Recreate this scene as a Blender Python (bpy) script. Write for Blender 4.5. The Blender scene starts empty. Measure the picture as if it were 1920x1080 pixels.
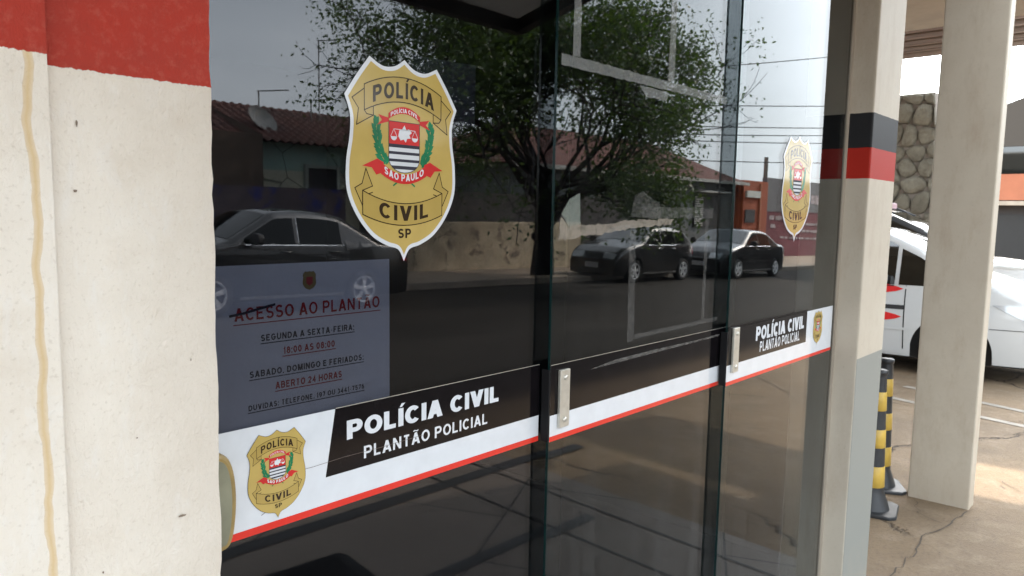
import bpy, bmesh, math, random
from mathutils import Vector, Matrix, noise
random.seed(7)
S = bpy.context.scene
COL = S.collection
R = math.radians
# ------------------------------------------------------------------ helpers
class MB:
    def __init__(s): s.v=[]; s.f=[]; s.m=[]; s.mi=0
    def add(s, vs, fs):
        o=len(s.v); s.v+= [tuple(p) for p in vs]; s.f+= [tuple(i+o for i in f) for f in fs]; s.m+=[s.mi]*len(fs)
    def box(s,x0,x1,y0,y1,z0,z1,rot=None,c=None):
        vs=[Vector((x,y,z)) for z in (z0,z1) for (x,y) in ((x0,y0),(x1,y0),(x1,y1),(x0,y1))]
        if rot is not None: vs=[rot@(p-c)+c for p in vs]
        s.add(vs,[(3,2,1,0),(4,5,6,7),(0,1,5,4),(1,2,6,5),(2,3,7,6),(3,0,4,7)])
    def tube(s,pts,rad,n=8,cap=True):
        pts=[Vector(p) for p in pts]
        if not hasattr(rad,'__len__'): rad=[rad]*len(pts)
        vs=[];up=Vector((0,0,1))
        for i,p in enumerate(pts):
            d=(pts[min(i+1,len(pts)-1)]-pts[max(i-1,0)])
            if d.length<1e-9: d=Vector((0,0,1))
            d.normalize(); a=d.cross(up)
            if a.length<.05: a=d.cross(Vector((1,0,0)))
            a.normalize(); b=a.cross(d)
            for k in range(n):
                t=2*math.pi*k/n; vs.append(p+(a*math.cos(t)+b*math.sin(t))*rad[i])
        fs=[]
        for i in range(len(pts)-1):
            for k in range(n):
                k2=(k+1)%n; fs.append((i*n+k,i*n+k2,(i+1)*n+k2,(i+1)*n+k))
        if cap: fs+= [tuple(range(n))[::-1],tuple((len(pts)-1)*n+k for k in range(n))]
        s.add(vs,fs)
    def lathe(s,prof,n=32,axis='z',c=(0,0,0)):
        vs=[]
        for r,h in prof:
            for k in range(n):
                t=2*math.pi*k/n
                if axis=='z': p=(c[0]+r*math.cos(t),c[1]+r*math.sin(t),c[2]+h)
                else: p=(c[0]+r*math.cos(t),c[1]+h,c[2]+r*math.sin(t))
                vs.append(p)
        fs=[(i*n+k,i*n+(k+1)%n,(i+1)*n+(k+1)%n,(i+1)*n+k) for i in range(len(prof)-1) for k in range(n)]
        s.add(vs,fs)
    def prism(s,poly,f,h0,h1):
        # poly 2d, f(u,v,h)->3d
        n=len(poly)
        s.add([f(u,v,h0) for u,v in poly]+[f(u,v,h1) for u,v in poly],
              [tuple(range(n))[::-1],tuple(range(n,2*n))]+[(i,(i+1)%n,n+(i+1)%n,n+i) for i in range(n)])
    def grid(s,nu,nv,f):
        s.add([f(i/nu,j/nv) for j in range(nv+1) for i in range(nu+1)],
              [(j*(nu+1)+i,j*(nu+1)+i+1,(j+1)*(nu+1)+i+1,(j+1)*(nu+1)+i) for j in range(nv) for i in range(nu)])
    def build(s,name,mat,parent=None,smooth=False,bevel=0):
        me=bpy.data.meshes.new(name); me.from_pydata(s.v,[],s.f)
        mats=mat if isinstance(mat,(list,tuple)) else [mat]
        for m in mats: me.materials.append(m)
        if len(mats)>1: me.polygons.foreach_set('material_index',s.m)
        if smooth: me.polygons.foreach_set('use_smooth',[True]*len(me.polygons))
        me.update()
        bm=bmesh.new(); bm.from_mesh(me); bmesh.ops.recalc_face_normals(bm,faces=bm.faces); bm.to_mesh(me); bm.free()
        o=bpy.data.objects.new(name,me); COL.objects.link(o)
        if parent: o.parent=parent
        if bevel:
            b=o.modifiers.new('bevel','BEVEL'); b.width=bevel; b.segments=2; b.limit_method='ANGLE'
        return o
def tag(o,label=None,cat=None,group=None,kind=None):
    if label: o['label']=label
    if cat: o['category']=cat
    if group: o['group']=group
    if kind: o['kind']=kind
    return o
def thing(name,label,cat,loc=(0,0,0),rz=0,group=None):
    o=bpy.data.objects.new(name,None); COL.objects.link(o); o.location=loc; o.rotation_euler=(0,0,rz); o.empty_display_size=.1
    return tag(o,label,cat,group)
def gz(x,y): return -.0243*x-.0205*(y+1)
# ------------------------------------------------------------------ materials
class N:
    def __init__(s,name):
        s.m=bpy.data.materials.new(name); s.m.use_nodes=True; s.t=s.m.node_tree; s.t.nodes.clear()
        s.out=s.n('ShaderNodeOutputMaterial'); s.tc=s.n('ShaderNodeTexCoord').outputs['Object']
    def n(s,t,**k):
        x=s.t.nodes.new(t)
        for a,b in k.items(): setattr(x,a,b)
        return x
    def l(s,a,b): s.t.links.new(a,b)
    def set(s,node,**k):
        for a,b in k.items():
            inp=node.inputs[a.replace('_',' ')]
            if hasattr(b,'is_output'): s.l(b,inp)
            else: inp.default_value=b
        return node
    def noise(s,scale,detail=4,rough=.6,vec=None,dist=0):
        x=s.n('ShaderNodeTexNoise'); s.l(vec or s.tc,x.inputs['Vector']); s.set(x,Scale=scale,Detail=detail,Roughness=rough,Distortion=dist); return x.outputs['Fac']
    def ramp(s,fac,a,b,ca=(0,0,0,1),cb=(1,1,1,1)):
        x=s.n('ShaderNodeValToRGB'); s.l(fac,x.inputs[0]); e=x.color_ramp.elements
        e[0].position=a;e[1].position=b;e[0].color=ca;e[1].color=cb; return x.outputs[0]
    def mix(s,f,a,b):
        x=s.n('ShaderNodeMix',data_type='RGBA')
        for i,v in ((0,f),(6,a),(7,b)):
            if hasattr(v,'is_output'): s.l(v,x.inputs[i])
            else: x.inputs[i].default_value=v if (i==0 or len(v)==4) else (*v,1)
        return x.outputs[2]
    def math(s,op,a,b=0,c=0):
        x=s.n('ShaderNodeMath',operation=op)
        for i,v in enumerate((a,b,c)):
            if hasattr(v,'is_output'): s.l(v,x.inputs[i])
            else: x.inputs[i].default_value=v
        return x.outputs[0]
    def sep(s,vec=None):
        x=s.n('ShaderNodeSeparateXYZ'); s.l(vec or s.tc,x.inputs[0]); return x.outputs
    def mapv(s,scale=(1,1,1),rot=(0,0,0),loc=(0,0,0),vec=None):
        x=s.n('ShaderNodeMapping'); s.l(vec or s.tc,x.inputs[0]); x.inputs['Scale'].default_value=scale; x.inputs['Rotation'].default_value=rot; x.inputs['Location'].default_value=loc; return x.outputs[0]
    def bump(s,h,st=.3,d=.01,normal=None):
        x=s.n('ShaderNodeBump'); s.set(x,Strength=st,Distance=d,Height=h)
        if normal: s.l(normal,x.inputs['Normal'])
        return x.outputs[0]
    def bsdf(s,col,rough=.6,metal=0,normal=None,coat=0,spec=.5,**k):
        x=s.n('ShaderNodeBsdfPrincipled')
        if hasattr(col,'is_output'): s.l(col,x.inputs['Base Color'])
        else: x.inputs['Base Color'].default_value=(*col,1)
        s.set(x,Roughness=rough,Metallic=metal,Specular_IOR_Level=spec,Coat_Weight=coat)
        if coat: x.inputs['Coat Roughness'].default_value=.03
        if normal: s.l(normal,x.inputs['Normal'])
        s.set(x,**k); s.l(x.outputs[0],s.out.inputs[0]); return x.outputs[0]
def simple(name,col,rough=.5,metal=0,var=.12,scale=8,coat=0,bump=0,spec=.5):
    n=N(name); f=n.noise(scale,5)
    c=n.mix(n.ramp(f,.3,.7),tuple(x*(1-var) for x in col),tuple(min(1,x*(1+var)) for x in col))
    rr=n.math('MULTIPLY_ADD',f,.2,rough-.1) if rough>.15 else rough
    n.bsdf(c,rr,metal,n.bump(n.noise(scale*8,3),bump,.003) if bump else None,coat,spec); return n.m
M={}
# -- walls
def wall_mat(name,zred,stain):
    n=N(name); x,y,z=n.sep()
    big=n.noise(3,5); med=n.noise(14,6,.65); fine=n.noise(70,6,.7)
    base=n.mix(n.ramp(big,.35,.7),(.76,.70,.615),(.69,.62,.53))
    base=n.mix(n.math('MULTIPLY',n.ramp(med,.5,.75),.35),base,(.56,.47,.37)); base=n.mix(n.math('MULTIPLY',n.ramp(n.noise(190,3,.6),.58,.72),.35),base,(.45,.38,.3))
    # brush streaks running down
    st=n.noise(30,5,.7,n.mapv((1,1,.35)),.6)
    base=n.mix(n.math('MULTIPLY',n.ramp(st,.52,.72),.45),base,(.78,.76,.73))
    # dirtier towards the chipped corner
    edge=n.math('MULTIPLY',n.ramp(n.math('ADD',x,n.math('MULTIPLY',big,.12)),.36,.52),.5)
    base=n.mix(edge,base,(.50,.44,.37))
    spk=n.ramp(n.noise(60,2,.5,n.mapv((1,1,.7),loc=(3,1,2))),.775,.79)
    base=n.mix(n.math('MULTIPLY',spk,.6),base,(.30,.25,.2))
    if stain:
        w=n.noise(9,3,.5,n.mapv((0,0,1)))
        cx=n.math('MULTIPLY_ADD',w,.03,.2285)
        d=n.math('ABSOLUTE',n.math('SUBTRACT',x,cx))
        wid=n.math('MULTIPLY_ADD',n.noise(17,2,.5,n.mapv((0,0,1),loc=(0,0,5))),.0068,.0012)
        k=n.math('GREATER_THAN',wid,d)
        soft=n.math('SUBTRACT',1,n.math('MULTIPLY',d,90))
        soft=n.math('MAXIMUM',soft,.35)
        base=n.mix(n.math('MULTIPLY',n.math('MULTIPLY',k,soft),.8),base,(.60,.42,.19))
    red=n.mix(n.ramp(n.noise(6,6,.7),.35,.7),(.40,.032,.016),(.32,.036,.022))
    red=n.mix(n.math('MULTIPLY',n.ramp(fine,.5,.8),.3),red,(.6,.2,.15))
    line=n.math('MULTIPLY_ADD',n.noise(60,5,.8,n.mapv((1,0,0))),.012,zred-.006)
    k=n.math('GREATER_THAN',z,line)
    col=n.mix(k,base,red)
    h=n.math('ADD',n.math('MULTIPLY',med,.6),n.math('MULTIPLY',n.noise(38,6,.7,n.mapv((1.2,1,.6)),1.0),.7))
    h2=n.noise(85,4,.6,n.mapv((1.3,1,.7)),1.6); nb=n.bump(h,.3,.004); nb=n.bump(n.math('MULTIPLY',h2,n.ramp(n.math('ADD',n.math('MULTIPLY',x,1.6),big),.35,1.3)),.5,.004,nb); nb=n.bump(n.noise(220,3,.6),.3,.0012,nb)
    n.bsdf(col,.72,0,nb,spec=.3); return n.m
M['wall']=wall_mat('chipped_cream_plaster',1.653,False)
M['pil']=wall_mat('stained_cream_plaster',1.663,True)
def column_mat(name,blue=False,bands=True):
    n=N(name); x,y,z=n.sep()
    base=n.mix(n.ramp(n.noise(4,5),.3,.7),(.50,.45,.37),(.45,.395,.32))
    base=n.mix(n.math('MULTIPLY',n.ramp(n.noise(20,6,.7),.55,.75),.4),base,(.42,.36,.30))
    base=n.mix(n.ramp(n.noise(55,2),.79,.8),base,(.25,.2,.15))
    base=n.mix(n.math('MULTIPLY',n.ramp(n.noise(3.3,6,.7,n.mapv((3,3,1),loc=(7,3,1))),.50,.72),.42),base,(.34,.26,.19)); base=n.mix(n.math('MULTIPLY',n.ramp(n.noise(90,3,.6),.62,.72),.3),base,(.3,.25,.2))
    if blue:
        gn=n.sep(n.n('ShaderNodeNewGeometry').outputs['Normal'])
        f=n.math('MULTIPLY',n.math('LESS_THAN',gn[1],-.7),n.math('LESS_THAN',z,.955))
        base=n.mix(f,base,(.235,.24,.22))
    if bands:
        e=n.math('MULTIPLY_ADD',n.noise(40,4,.7,n.mapv((1,1,0))),.005,-.0025)
        zz=n.math('ADD',z,e)
        r=n.math('MULTIPLY',n.math('GREATER_THAN',zz,1.650),n.math('LESS_THAN',zz,1.768))
        b=n.math('MULTIPLY',n.math('GREATER_THAN',zz,1.766),n.math('LESS_THAN',zz,1.896))
        base=n.mix(r,base,(.36,.014,.005)); base=n.mix(b,base,(.012,.012,.014))
    # grime towards the foot
    g=n.math('MULTIPLY',n.ramp(n.math('ADD',z,n.math('MULTIPLY',n.noise(9,5),.4)),.0,.35,(1,1,1,1),(0,0,0,1)),.45)
    base=n.mix(g,base,(.40,.33,.25))
    n.bsdf(base,.55,0,n.bump(n.noise(60,6,.7),.2,.002),spec=.26); return n.m
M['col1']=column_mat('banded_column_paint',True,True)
M['col2']=column_mat('cream_column_paint',False,False)
# -- glass
def glass_mat(name,tint,dust):
    n=N(name)
    fac=n.n('ShaderNodeLayerWeight'); fac.inputs[0].default_value=.5
    p=n.math('POWER',fac.outputs['Facing'],5)
    r=n.math('MULTIPLY_ADD',p,.95,.050)
    tr=n.n('ShaderNodeBsdfTransparent'); tr.inputs[0].default_value=(*tint,1)
    gl=n.n('ShaderNodeBsdfAnisotropic'); gl.inputs['Roughness'].default_value=.0
    gl.inputs[0].default_value=(1,1,1,1)
    m=n.n('ShaderNodeMixShader'); n.l(r,m.inputs[0]); n.l(tr.outputs[0],m.inputs[1]); n.l(gl.outputs[0],m.inputs[2])
    df=n.n('ShaderNodeBsdfDiffuse'); df.inputs[0].default_value=(.5,.5,.5,1)
    st=n.noise(34,5,.7,n.mapv((1,1,.02))); sp=n.noise(5,6,.7)
    x,y,z=n.sep()
    low=n.ramp(z,.1,1.0,(1,1,1,1),(.12,.12,.12,1))
    d=n.math('MULTIPLY',n.math('MULTIPLY',n.ramp(st,.5,.85),low),dust)
    d=n.math('ADD',d,n.math('MULTIPLY',n.ramp(sp,.45,.9),dust*.16))
    spk=n.ramp(n.noise(160,2,.5),.76,.79)
    d=n.math('ADD',d,n.math('MULTIPLY',spk,.25))
    m2=n.n('ShaderNodeMixShader'); n.l(d,m2.inputs[0]); n.l(m.outputs[0],m2.inputs[1]); n.l(df.outputs[0],m2.inputs[2])
    n.l(m2.outputs[0],n.out.inputs[0]); return n.m
M['glass1']=glass_mat('smoked_glass',(.58,.59,.63),.010)
M['glass2']=glass_mat('dusty_smoked_glass',(.58,.61,.62),.10)
n=N('glass_edge'); n.bsdf((.004,.022,.022),.12,0,None,0,.8); M['gedge']=n.m
def sticker(name,col,rough=.45,var=.05,spec=.4):
    return simple(name,col,rough,0,var,20,0,0,spec)
M['white']=sticker('white_vinyl',(.62,.645,.68),.07,.05,.5)
M['black']=sticker('black_vinyl',(.006,.005,.006),.09,.3,.2)
M['red']=sticker('red_vinyl',(.62,.03,.02),.07)
M['gold']=sticker('gold_vinyl',(.46,.335,.10),.07)
M['goldd']=sticker('ribbon_gold_vinyl',(.40,.285,.08),.07)
M['line']=sticker('brown_line_print',(.035,.022,.012),.07)
M['letgrey']=sticker('faded_letter_print',(.11,.085,.075),.4,.5)
M['green']=sticker('laurel_green_print',(.01,.17,.07),.18,.3)
M['rribbon']=sticker('ribbon_red_print',(.52,.025,.025),.18)
M['paper']=simple('notice_paper',(.50,.53,.58),.8,0,.07,5,0,.6)
M['dpaper']=simple('dark_blue_sheet',(.035,.037,.06),.8,0,.2,5)
M['pred']=sticker('notice_red_ink',(.30,.02,.025),.8)
M['pblk']=sticker('notice_black_ink',(.03,.03,.045),.8)
def tape_mat(name,a,col,sc=30,lo=.35,hi=.6):
    n=N(name); f=n.ramp(n.noise(sc,6,.75,None,.6),lo,hi)
    t=n.n('ShaderNodeBsdfTransparent'); d=n.n('ShaderNodeBsdfDiffuse'); d.inputs[0].default_value=(*col,1)
    m=n.n('ShaderNodeMixShader'); n.l(n.math('MULTIPLY',f,a),m.inputs[0]); n.l(t.outputs[0],m.inputs[1]); n.l(d.outputs[0],m.inputs[2]); n.l(m.outputs[0],n.out.inputs[0]); return n.m
M['tape']=tape_mat('translucent_old_tape',.22,(.66,.68,.68),12,.0,.45)
M['resid']=tape_mat('adhesive_residue',.17,(.5,.49,.47),110,.36,.66)
M['resid2']=tape_mat('torn_paper_residue',.42,(.50,.44,.37),35,.2,.5)
M['resid3']=tape_mat('faint_round_residue',.28,(.5,.56,.5),20,.1,.4)
M['steel']=simple('brushed_steel',(.58,.56,.50),.38,.6,.1,60)
M['rubber']=simple('black_rubber',(.008,.008,.009),.7,0,.1,8,0,0,.2)
M['handle']=simple('yellowed_handle',(.30,.21,.075),.32,0,.35,12,.3)
M['alu']=simple('dark_aluminium',(.05,.05,.052),.35,.4)
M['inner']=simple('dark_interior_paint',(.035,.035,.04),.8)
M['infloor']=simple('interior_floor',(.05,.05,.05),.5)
# -- ground
def ground_mat():
    n=N('cracked_concrete'); x,y,z=n.sep()
    big=n.noise(.8,6,.6); med=n.noise(5,6,.7); fine=n.noise(60,5,.7)
    c=n.mix(n.ramp(big,.35,.65),(.225,.16,.098),(.165,.12,.078))
    c=n.mix(n.math('MULTIPLY',n.ramp(med,.5,.7),.6),c,(.27,.21,.15))
    c=n.mix(n.math('MULTIPLY',n.ramp(fine,.5,.68),.6),c,(.10,.075,.055)); c=n.mix(n.ramp(n.noise(11,5,.75,n.mapv((1,1,1),loc=(5,5,5))),.66,.72),c,(.09,.068,.05))
    wv=n.n('ShaderNodeVectorMath',operation='ADD'); n.l(n.tc,wv.inputs[0])
    nc=n.n('ShaderNodeTexNoise'); n.l(n.tc,nc.inputs['Vector']); n.set(nc,Scale=2.2,Detail=6,Roughness=.7)
    sc=n.n('ShaderNodeVectorMath',operation='SCALE'); n.l(nc.outputs['Color'],sc.inputs[0]); sc.inputs['Scale'].default_value=.35; n.l(sc.outputs[0],wv.inputs[1])
    v=n.n('ShaderNodeTexVoronoi',feature='DISTANCE_TO_EDGE'); n.l(wv.outputs[0],v.inputs['Vector']); n.set(v,Scale=.42)
    mask=n.ramp(n.noise(.6,3),.42,.52)
    cr=n.math('MULTIPLY',n.ramp(v.outputs['Distance'],.001,.007,(1,1,1,1),(0,0,0,1)),mask)
    c=n.mix(cr,c,(.045,.035,.028))
    h=n.math('SUBTRACT',n.math('ADD',n.math('MULTIPLY',med,.5),n.math('MULTIPLY',fine,.35)),cr)
    n.bsdf(c,.85,0,n.bump(h,.9,.016),spec=.3); return n.m
M['ground']=ground_mat()
def asphalt():
    n=N('worn_asphalt'); big=n.noise(.5,6,.65,n.mapv((.25,1,1))); fine=n.noise(90,4,.8)
    c=n.mix(n.ramp(big,.3,.7),(.018,.016,.014),(.040,.035,.030))
    c=n.mix(n.math('MULTIPLY',n.ramp(fine,.5,.8),.6),c,(.05,.045,.04))
    n.bsdf(c,.85,0,n.bump(fine,.4,.006),spec=.12); return n.m
M['asphalt']=asphalt()
def tiles():
    n=N('porch_slabs'); x,y,z=n.sep()
    br=n.n('ShaderNodeTexBrick'); n.l(n.mapv((1,1,1),(0,0,R(28))),br.inputs['Vector'])
    n.set(br,Scale=1,Mortar_Size=.006,Brick_Width=1.0,Row_Height=1.0,Color1=(.155,.13,.11,1),Color2=(.185,.155,.13,1),Mortar=(.008,.007,.007,1)); br.offset=.5
    c=n.mix(n.math('MULTIPLY',n.ramp(n.noise(2.5,6,.7),.4,.7),.5),br.outputs[0],(.115,.093,.078))
    n.bsdf(c,.6,0,n.bump(n.noise(50,5),.3,.004),spec=.25); return n.m
M['tiles']=tiles()
M['strip']=simple('dark_granite_strip',(.012,.011,.011),.6)
M['kerb']=simple('kerb_concrete',(.22,.19,.16),.85,0,.25,3,0,.5)
M['pave']=simple('far_pavement',(.26,.205,.155),.9,0,.3,1.5,0,.5)
M['paint']=simple('worn_white_line',(.27,.24,.20),.8,0,.3,9)
def plaster(name,a,b,sc=2.5,rough=.85,blotch=None):
    n=N(name); c=n.mix(n.ramp(n.noise(sc,7,.7),.35,.65),a,b)
    if blotch: c=n.mix(n.ramp(n.noise(1.1,5,.7,n.mapv((1,1,1),loc=(4,2,9)),.5),.54,.62),c,blotch)
    n.bsdf(c,rough,0,n.bump(n.noise(25,6),.4,.01)); return n.m
M['lowwall']=plaster('sun_mottled_wall',(.80,.68,.50),(.48,.40,.29),2.2,.9,(.24,.19,.15))  # blotches painted in for sun and tree shade on the wall
M['darkwall']=plaster('sooty_wall',(.05,.045,.045),(.12,.11,.11),3)
M['graf']=plaster('faded_graffiti_wall',(.07,.06,.075),(.15,.12,.13),2.5,.85,(.015,.03,.22))
M['brownwall']=plaster('brown_render',(.12,.09,.07),(.08,.06,.05),1.5)
def twotone():
    n=N('mint_and_cream_wall'); x,y,z=n.sep(); nz=n.noise(3,6,.7)
    up=n.mix(n.ramp(nz,.3,.7),(.28,.44,.42),(.36,.50,.46)); lo=n.mix(n.ramp(nz,.3,.7),(.58,.59,.48),(.47,.48,.40))
    w=n.n('ShaderNodeTexVoronoi',feature='DISTANCE_TO_EDGE'); n.l(n.mapv((1,1,1)),w.inputs['Vector']); n.set(w,Scale=.6)
    c=n.mix(n.math('GREATER_THAN',z,2.33),lo,up)
    c=n.mix(n.ramp(w.outputs['Distance'],.0,.012,(1,1,1,1),(0,0,0,1)),c,(.07,.08,.07))
    n.bsdf(c,.85); return n.m
M['mint']=twotone()
M['grey']=plaster('grey_render',(.15,.16,.165),(.19,.20,.20),1)
M['orange']=plaster('orange_render',(.36,.08,.03),(.30,.075,.03),1.5)
M['orange2']=plaster('salmon_render',(.42,.15,.08),(.36,.13,.07),1.5)
M['mag']=plaster('magenta_wall',(.17,.03,.045),(.13,.03,.04),1)
M['lgrey']=plaster('light_grey_render',(.16,.16,.17),(.13,.13,.14),1)
M['cement']=plaster('bare_cement',(.30,.25,.17),(.20,.16,.11),5)
def tile_mat():
    n=N('clay_roof_tiles'); c=n.mix(n.ramp(n.noise(6,6,.7),.3,.7),(.05,.014,.010),(.085,.028,.02))
    c=n.mix(n.math('MULTIPLY',n.ramp(n.noise(1.3,5),.5,.7),.6),c,(.04,.022,.018))
    n.bsdf(c,.8,0,n.bump(n.noise(30,4),.4,.01)); return n.m
M['tile']=tile_mat()
def tile_far():
    n=N('far_clay_roof'); x,y,z=n.sep()
    a=n.math('SINE',n.math('MULTIPLY',x,28)); b=n.math('FRACT',n.math('MULTIPLY',z,6))
    c=n.mix(n.ramp(n.noise(3,6,.7),.3,.7),(.085,.018,.012),(.13,.034,.022))
    n.bsdf(c,.8,0,n.bump(n.math('ADD',a,b),.6,.03)); return n.m
M['tilef']=tile_far()
def stone():
    n=N('rubble_stone'); c=n.mix(n.ramp(n.noise(1.6,3),.4,.6),(.125,.112,.085),(.20,.185,.145)); c=n.mix(n.math('MULTIPLY',n.ramp(n.noise(14,6,.7),.4,.7),.6),c,(.09,.078,.058))
    n.bsdf(c,.9,0,n.bump(n.noise(22,6,.7),.7,.02)); return n.m
M['stone']=stone()
M['wood']=simple('weathered_fascia',(.17,.13,.095),.7,0,.2,4)
M['woodl']=simple('light_beam_paint',(.40,.34,.27),.7,0,.15,3)
M['dsteel']=simple('dark_painted_steel',(.018,.019,.02),.5)
n=N('canopy_sheet'); a_=n.n('ShaderNodeBsdfDiffuse'); a_.inputs[0].default_value=(.45,.45,.44,1); b_=n.n('ShaderNodeBsdfTranslucent'); b_.inputs[0].default_value=(.42,.41,.39,1); c_=n.n('ShaderNodeMixShader'); n.l(a_.outputs[0],c_.inputs[1]); n.l(b_.outputs[0],c_.inputs[2]); n.l(c_.outputs[0],n.out.inputs[0]); M['sheet']=n.m
M['metal']=simple('galvanised_metal',(.25,.25,.25),.5,.5)
M['dish']=simple('dish_metal_mesh',(.28,.28,.27),.6,.2)
M['bark']=simple('tree_bark',(.025,.019,.015),.9,0,.3,9,0,.6)
def leaf(name,a,b):
    n=N(name); c=n.mix(n.ramp(n.noise(1.2,4),.35,.65),a,b)
    p=n.n('ShaderNodeBsdfPrincipled'); n.l(c,p.inputs['Base Color']); p.inputs['Roughness'].default_value=.5
    t=n.n('ShaderNodeBsdfTranslucent'); n.l(n.mix(.5,c,(.15,.25,.02)),t.inputs[0])
    m=n.n('ShaderNodeMixShader'); m.inputs[0].default_value=.3; n.l(p.outputs[0],m.inputs[1]); n.l(t.outputs[0],m.inputs[2]); n.l(m.outputs[0],n.out.inputs[0]); return n.m
M['leaf']=leaf('tree_leaves',(.014,.032,.011),(.07,.12,.032))
M['leaf2']=leaf('palm_leaves',(.04,.09,.02),(.08,.15,.03))
M['bolb']=simple('black_bollard_plastic',(.025,.027,.03),.5,0,.3,12)
M['boly']=simple('yellow_reflective_band',(.50,.33,.06),.45,0,.15,15)
# -- cars
def paint(name,col,flake=0):
    n=N(name); c=n.mix(n.math('MULTIPLY',n.ramp(n.noise(3,6,.7),.45,.7),.25),col,tuple(x*.8+.02 for x in col))
    n.bsdf(c,.35,flake,None,1.0,.5); return n.m
M['cblack']=paint('black_car_paint',(.008,.009,.010))
M['cgraph']=paint('graphite_car_paint',(.012,.012,.014),.3)
M['cwhite']=paint('white_car_paint',(.52,.53,.53))
n=N('car_window'); n.bsdf((.004,.006,.006),.03,0,None,.8,1.0); M['cglass']=n.m
n=N('smoked_car_window'); n.bsdf((.003,.005,.005),.06,0,None,0,.25); M['cglass2']=n.m
M['tyre']=simple('tyre_rubber',(.018,.018,.018),.8)
M['rim']=simple('silver_wheel',(.62,.63,.64),.3,.1,.1,20)
M['trim']=simple('black_trim',(.015,.015,.016),.5)
M['chrome']=simple('bright_trim',(.7,.7,.7),.15,.9,.05)
n=N('tail_lamp'); n.bsdf((.45,.01,.01),.15,0,None,1); M['tail']=n.m
n=N('head_lamp'); n.bsdf((.45,.47,.5),.12,.3,None,1); M['head']=n.m
M['plate']=simple('grey_number_plate',(.35,.35,.36),.5)
M['cred']=sticker('red_car_stripe',(.6,.02,.02),.3)
M['seam']=simple('panel_gap',(.004,.004,.004),.8)
# ------------------------------------------------------------------ camera, light, sky
cd=bpy.data.cameras.new('camera'); cam=bpy.data.objects.new('camera',cd); COL.objects.link(cam); S.camera=cam
mm=Matrix(((.677,.064,-.734),(-.736,.083,-.672),(.018,.994,.103)))
q=mm.to_quaternion().normalized()
cam.matrix_world=Matrix.Translation((0,-1.05,1.5))@q.to_matrix().to_4x4()
cd.sensor_width=36; cd.lens=36*1377/1920; cd.clip_start=.02; cd.clip_end=2000
cd.dof.use_dof=True; cd.dof.focus_distance=1.45; cd.dof.aperture_fstop=11
SUN_AZ=math.atan2(.26,.965); SUN_EL=R(36)
sd=Vector((math.cos(SUN_AZ)*math.cos(SUN_EL),math.sin(SUN_AZ)*math.cos(SUN_EL),math.sin(SUN_EL)))
ld=bpy.data.lights.new('sun','SUN'); ld.energy=3.0; ld.angle=R(.6); ld.color=(1,.86,.68)
lo=bpy.data.objects.new('sun',ld); COL.objects.link(lo); lo.rotation_euler=(-sd).to_track_quat('-Z','Y').to_euler()
W=bpy.data.worlds.new('World'); S.world=W; W.use_nodes=True; t=W.node_tree; t.nodes.clear()
wo=t.nodes.new('ShaderNodeOutputWorld'); bg=t.nodes.new('ShaderNodeBackground'); sk=t.nodes.new('ShaderNodeTexSky')
sk.sky_type='NISHITA'; sk.sun_disc=False; sk.sun_elevation=SUN_EL; sk.sun_rotation=math.pi/2-SUN_AZ; sk.dust_density=2.5; sk.air_density=1.0
tc=t.nodes.new('ShaderNodeTexCoord'); mp=t.nodes.new('ShaderNodeMapping'); mp.inputs['Scale'].default_value=(1,1,3.2); t.links.new(tc.outputs['Generated'],mp.inputs[0])
nz=t.nodes.new('ShaderNodeTexNoise'); nz.inputs['Scale'].default_value=1.8; nz.inputs['Detail'].default_value=7; nz.inputs['Roughness'].default_value=.55; t.links.new(mp.outputs[0],nz.inputs['Vector'])
rp=t.nodes.new('ShaderNodeValToRGB'); rp.color_ramp.elements[0].position=.32; rp.color_ramp.elements[1].position=.66; rp.color_ramp.elements[0].color=(.55,.55,.55,1); rp.color_ramp.elements[1].color=(.95,.95,.95,1); t.links.new(nz.outputs['Fac'],rp.inputs[0])
mx=t.nodes.new('ShaderNodeMix'); mx.data_type='RGBA'; t.links.new(rp.outputs[0],mx.inputs[0]); t.links.new(sk.outputs[0],mx.inputs[6]); mx.inputs[7].default_value=(10.2,11.0,11.6,1)
dp=t.nodes.new('ShaderNodeVectorMath'); dp.operation='DOT_PRODUCT'; t.links.new(tc.outputs['Generated'],dp.inputs[0]); dp.inputs[1].default_value=tuple(sd)
pw=t.nodes.new('ShaderNodeMath'); pw.operation='MAXIMUM'; t.links.new(dp.outputs['Value'],pw.inputs[0]); pw.inputs[1].default_value=0
pw2=t.nodes.new('ShaderNodeMath'); pw2.operation='POWER'; t.links.new(pw.outputs[0],pw2.inputs[0]); pw2.inputs[1].default_value=12
pw3=t.nodes.new('ShaderNodeMath'); pw3.operation='MULTIPLY_ADD'; t.links.new(pw2.outputs[0],pw3.inputs[0]); pw3.inputs[1].default_value=4.0; pw3.inputs[2].default_value=1
vm=t.nodes.new('ShaderNodeVectorMath'); vm.operation='SCALE'; t.links.new(mx.outputs[2],vm.inputs[0]); t.links.new(pw3.outputs[0],vm.inputs['Scale'])
t.links.new(vm.outputs[0],bg.inputs[0]); bg.inputs[1].default_value=.14; t.links.new(bg.outputs[0],wo.inputs[0])
S.view_settings.view_transform='Standard'; S.view_settings.look='None'; S.view_settings.gamma=1; S.view_settings.exposure=1.6
S.render.engine='CYCLES'; S.cycles.transparent_max_bounces=24; S.cycles.max_bounces=10; S.cycles.glossy_bounces=6
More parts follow.
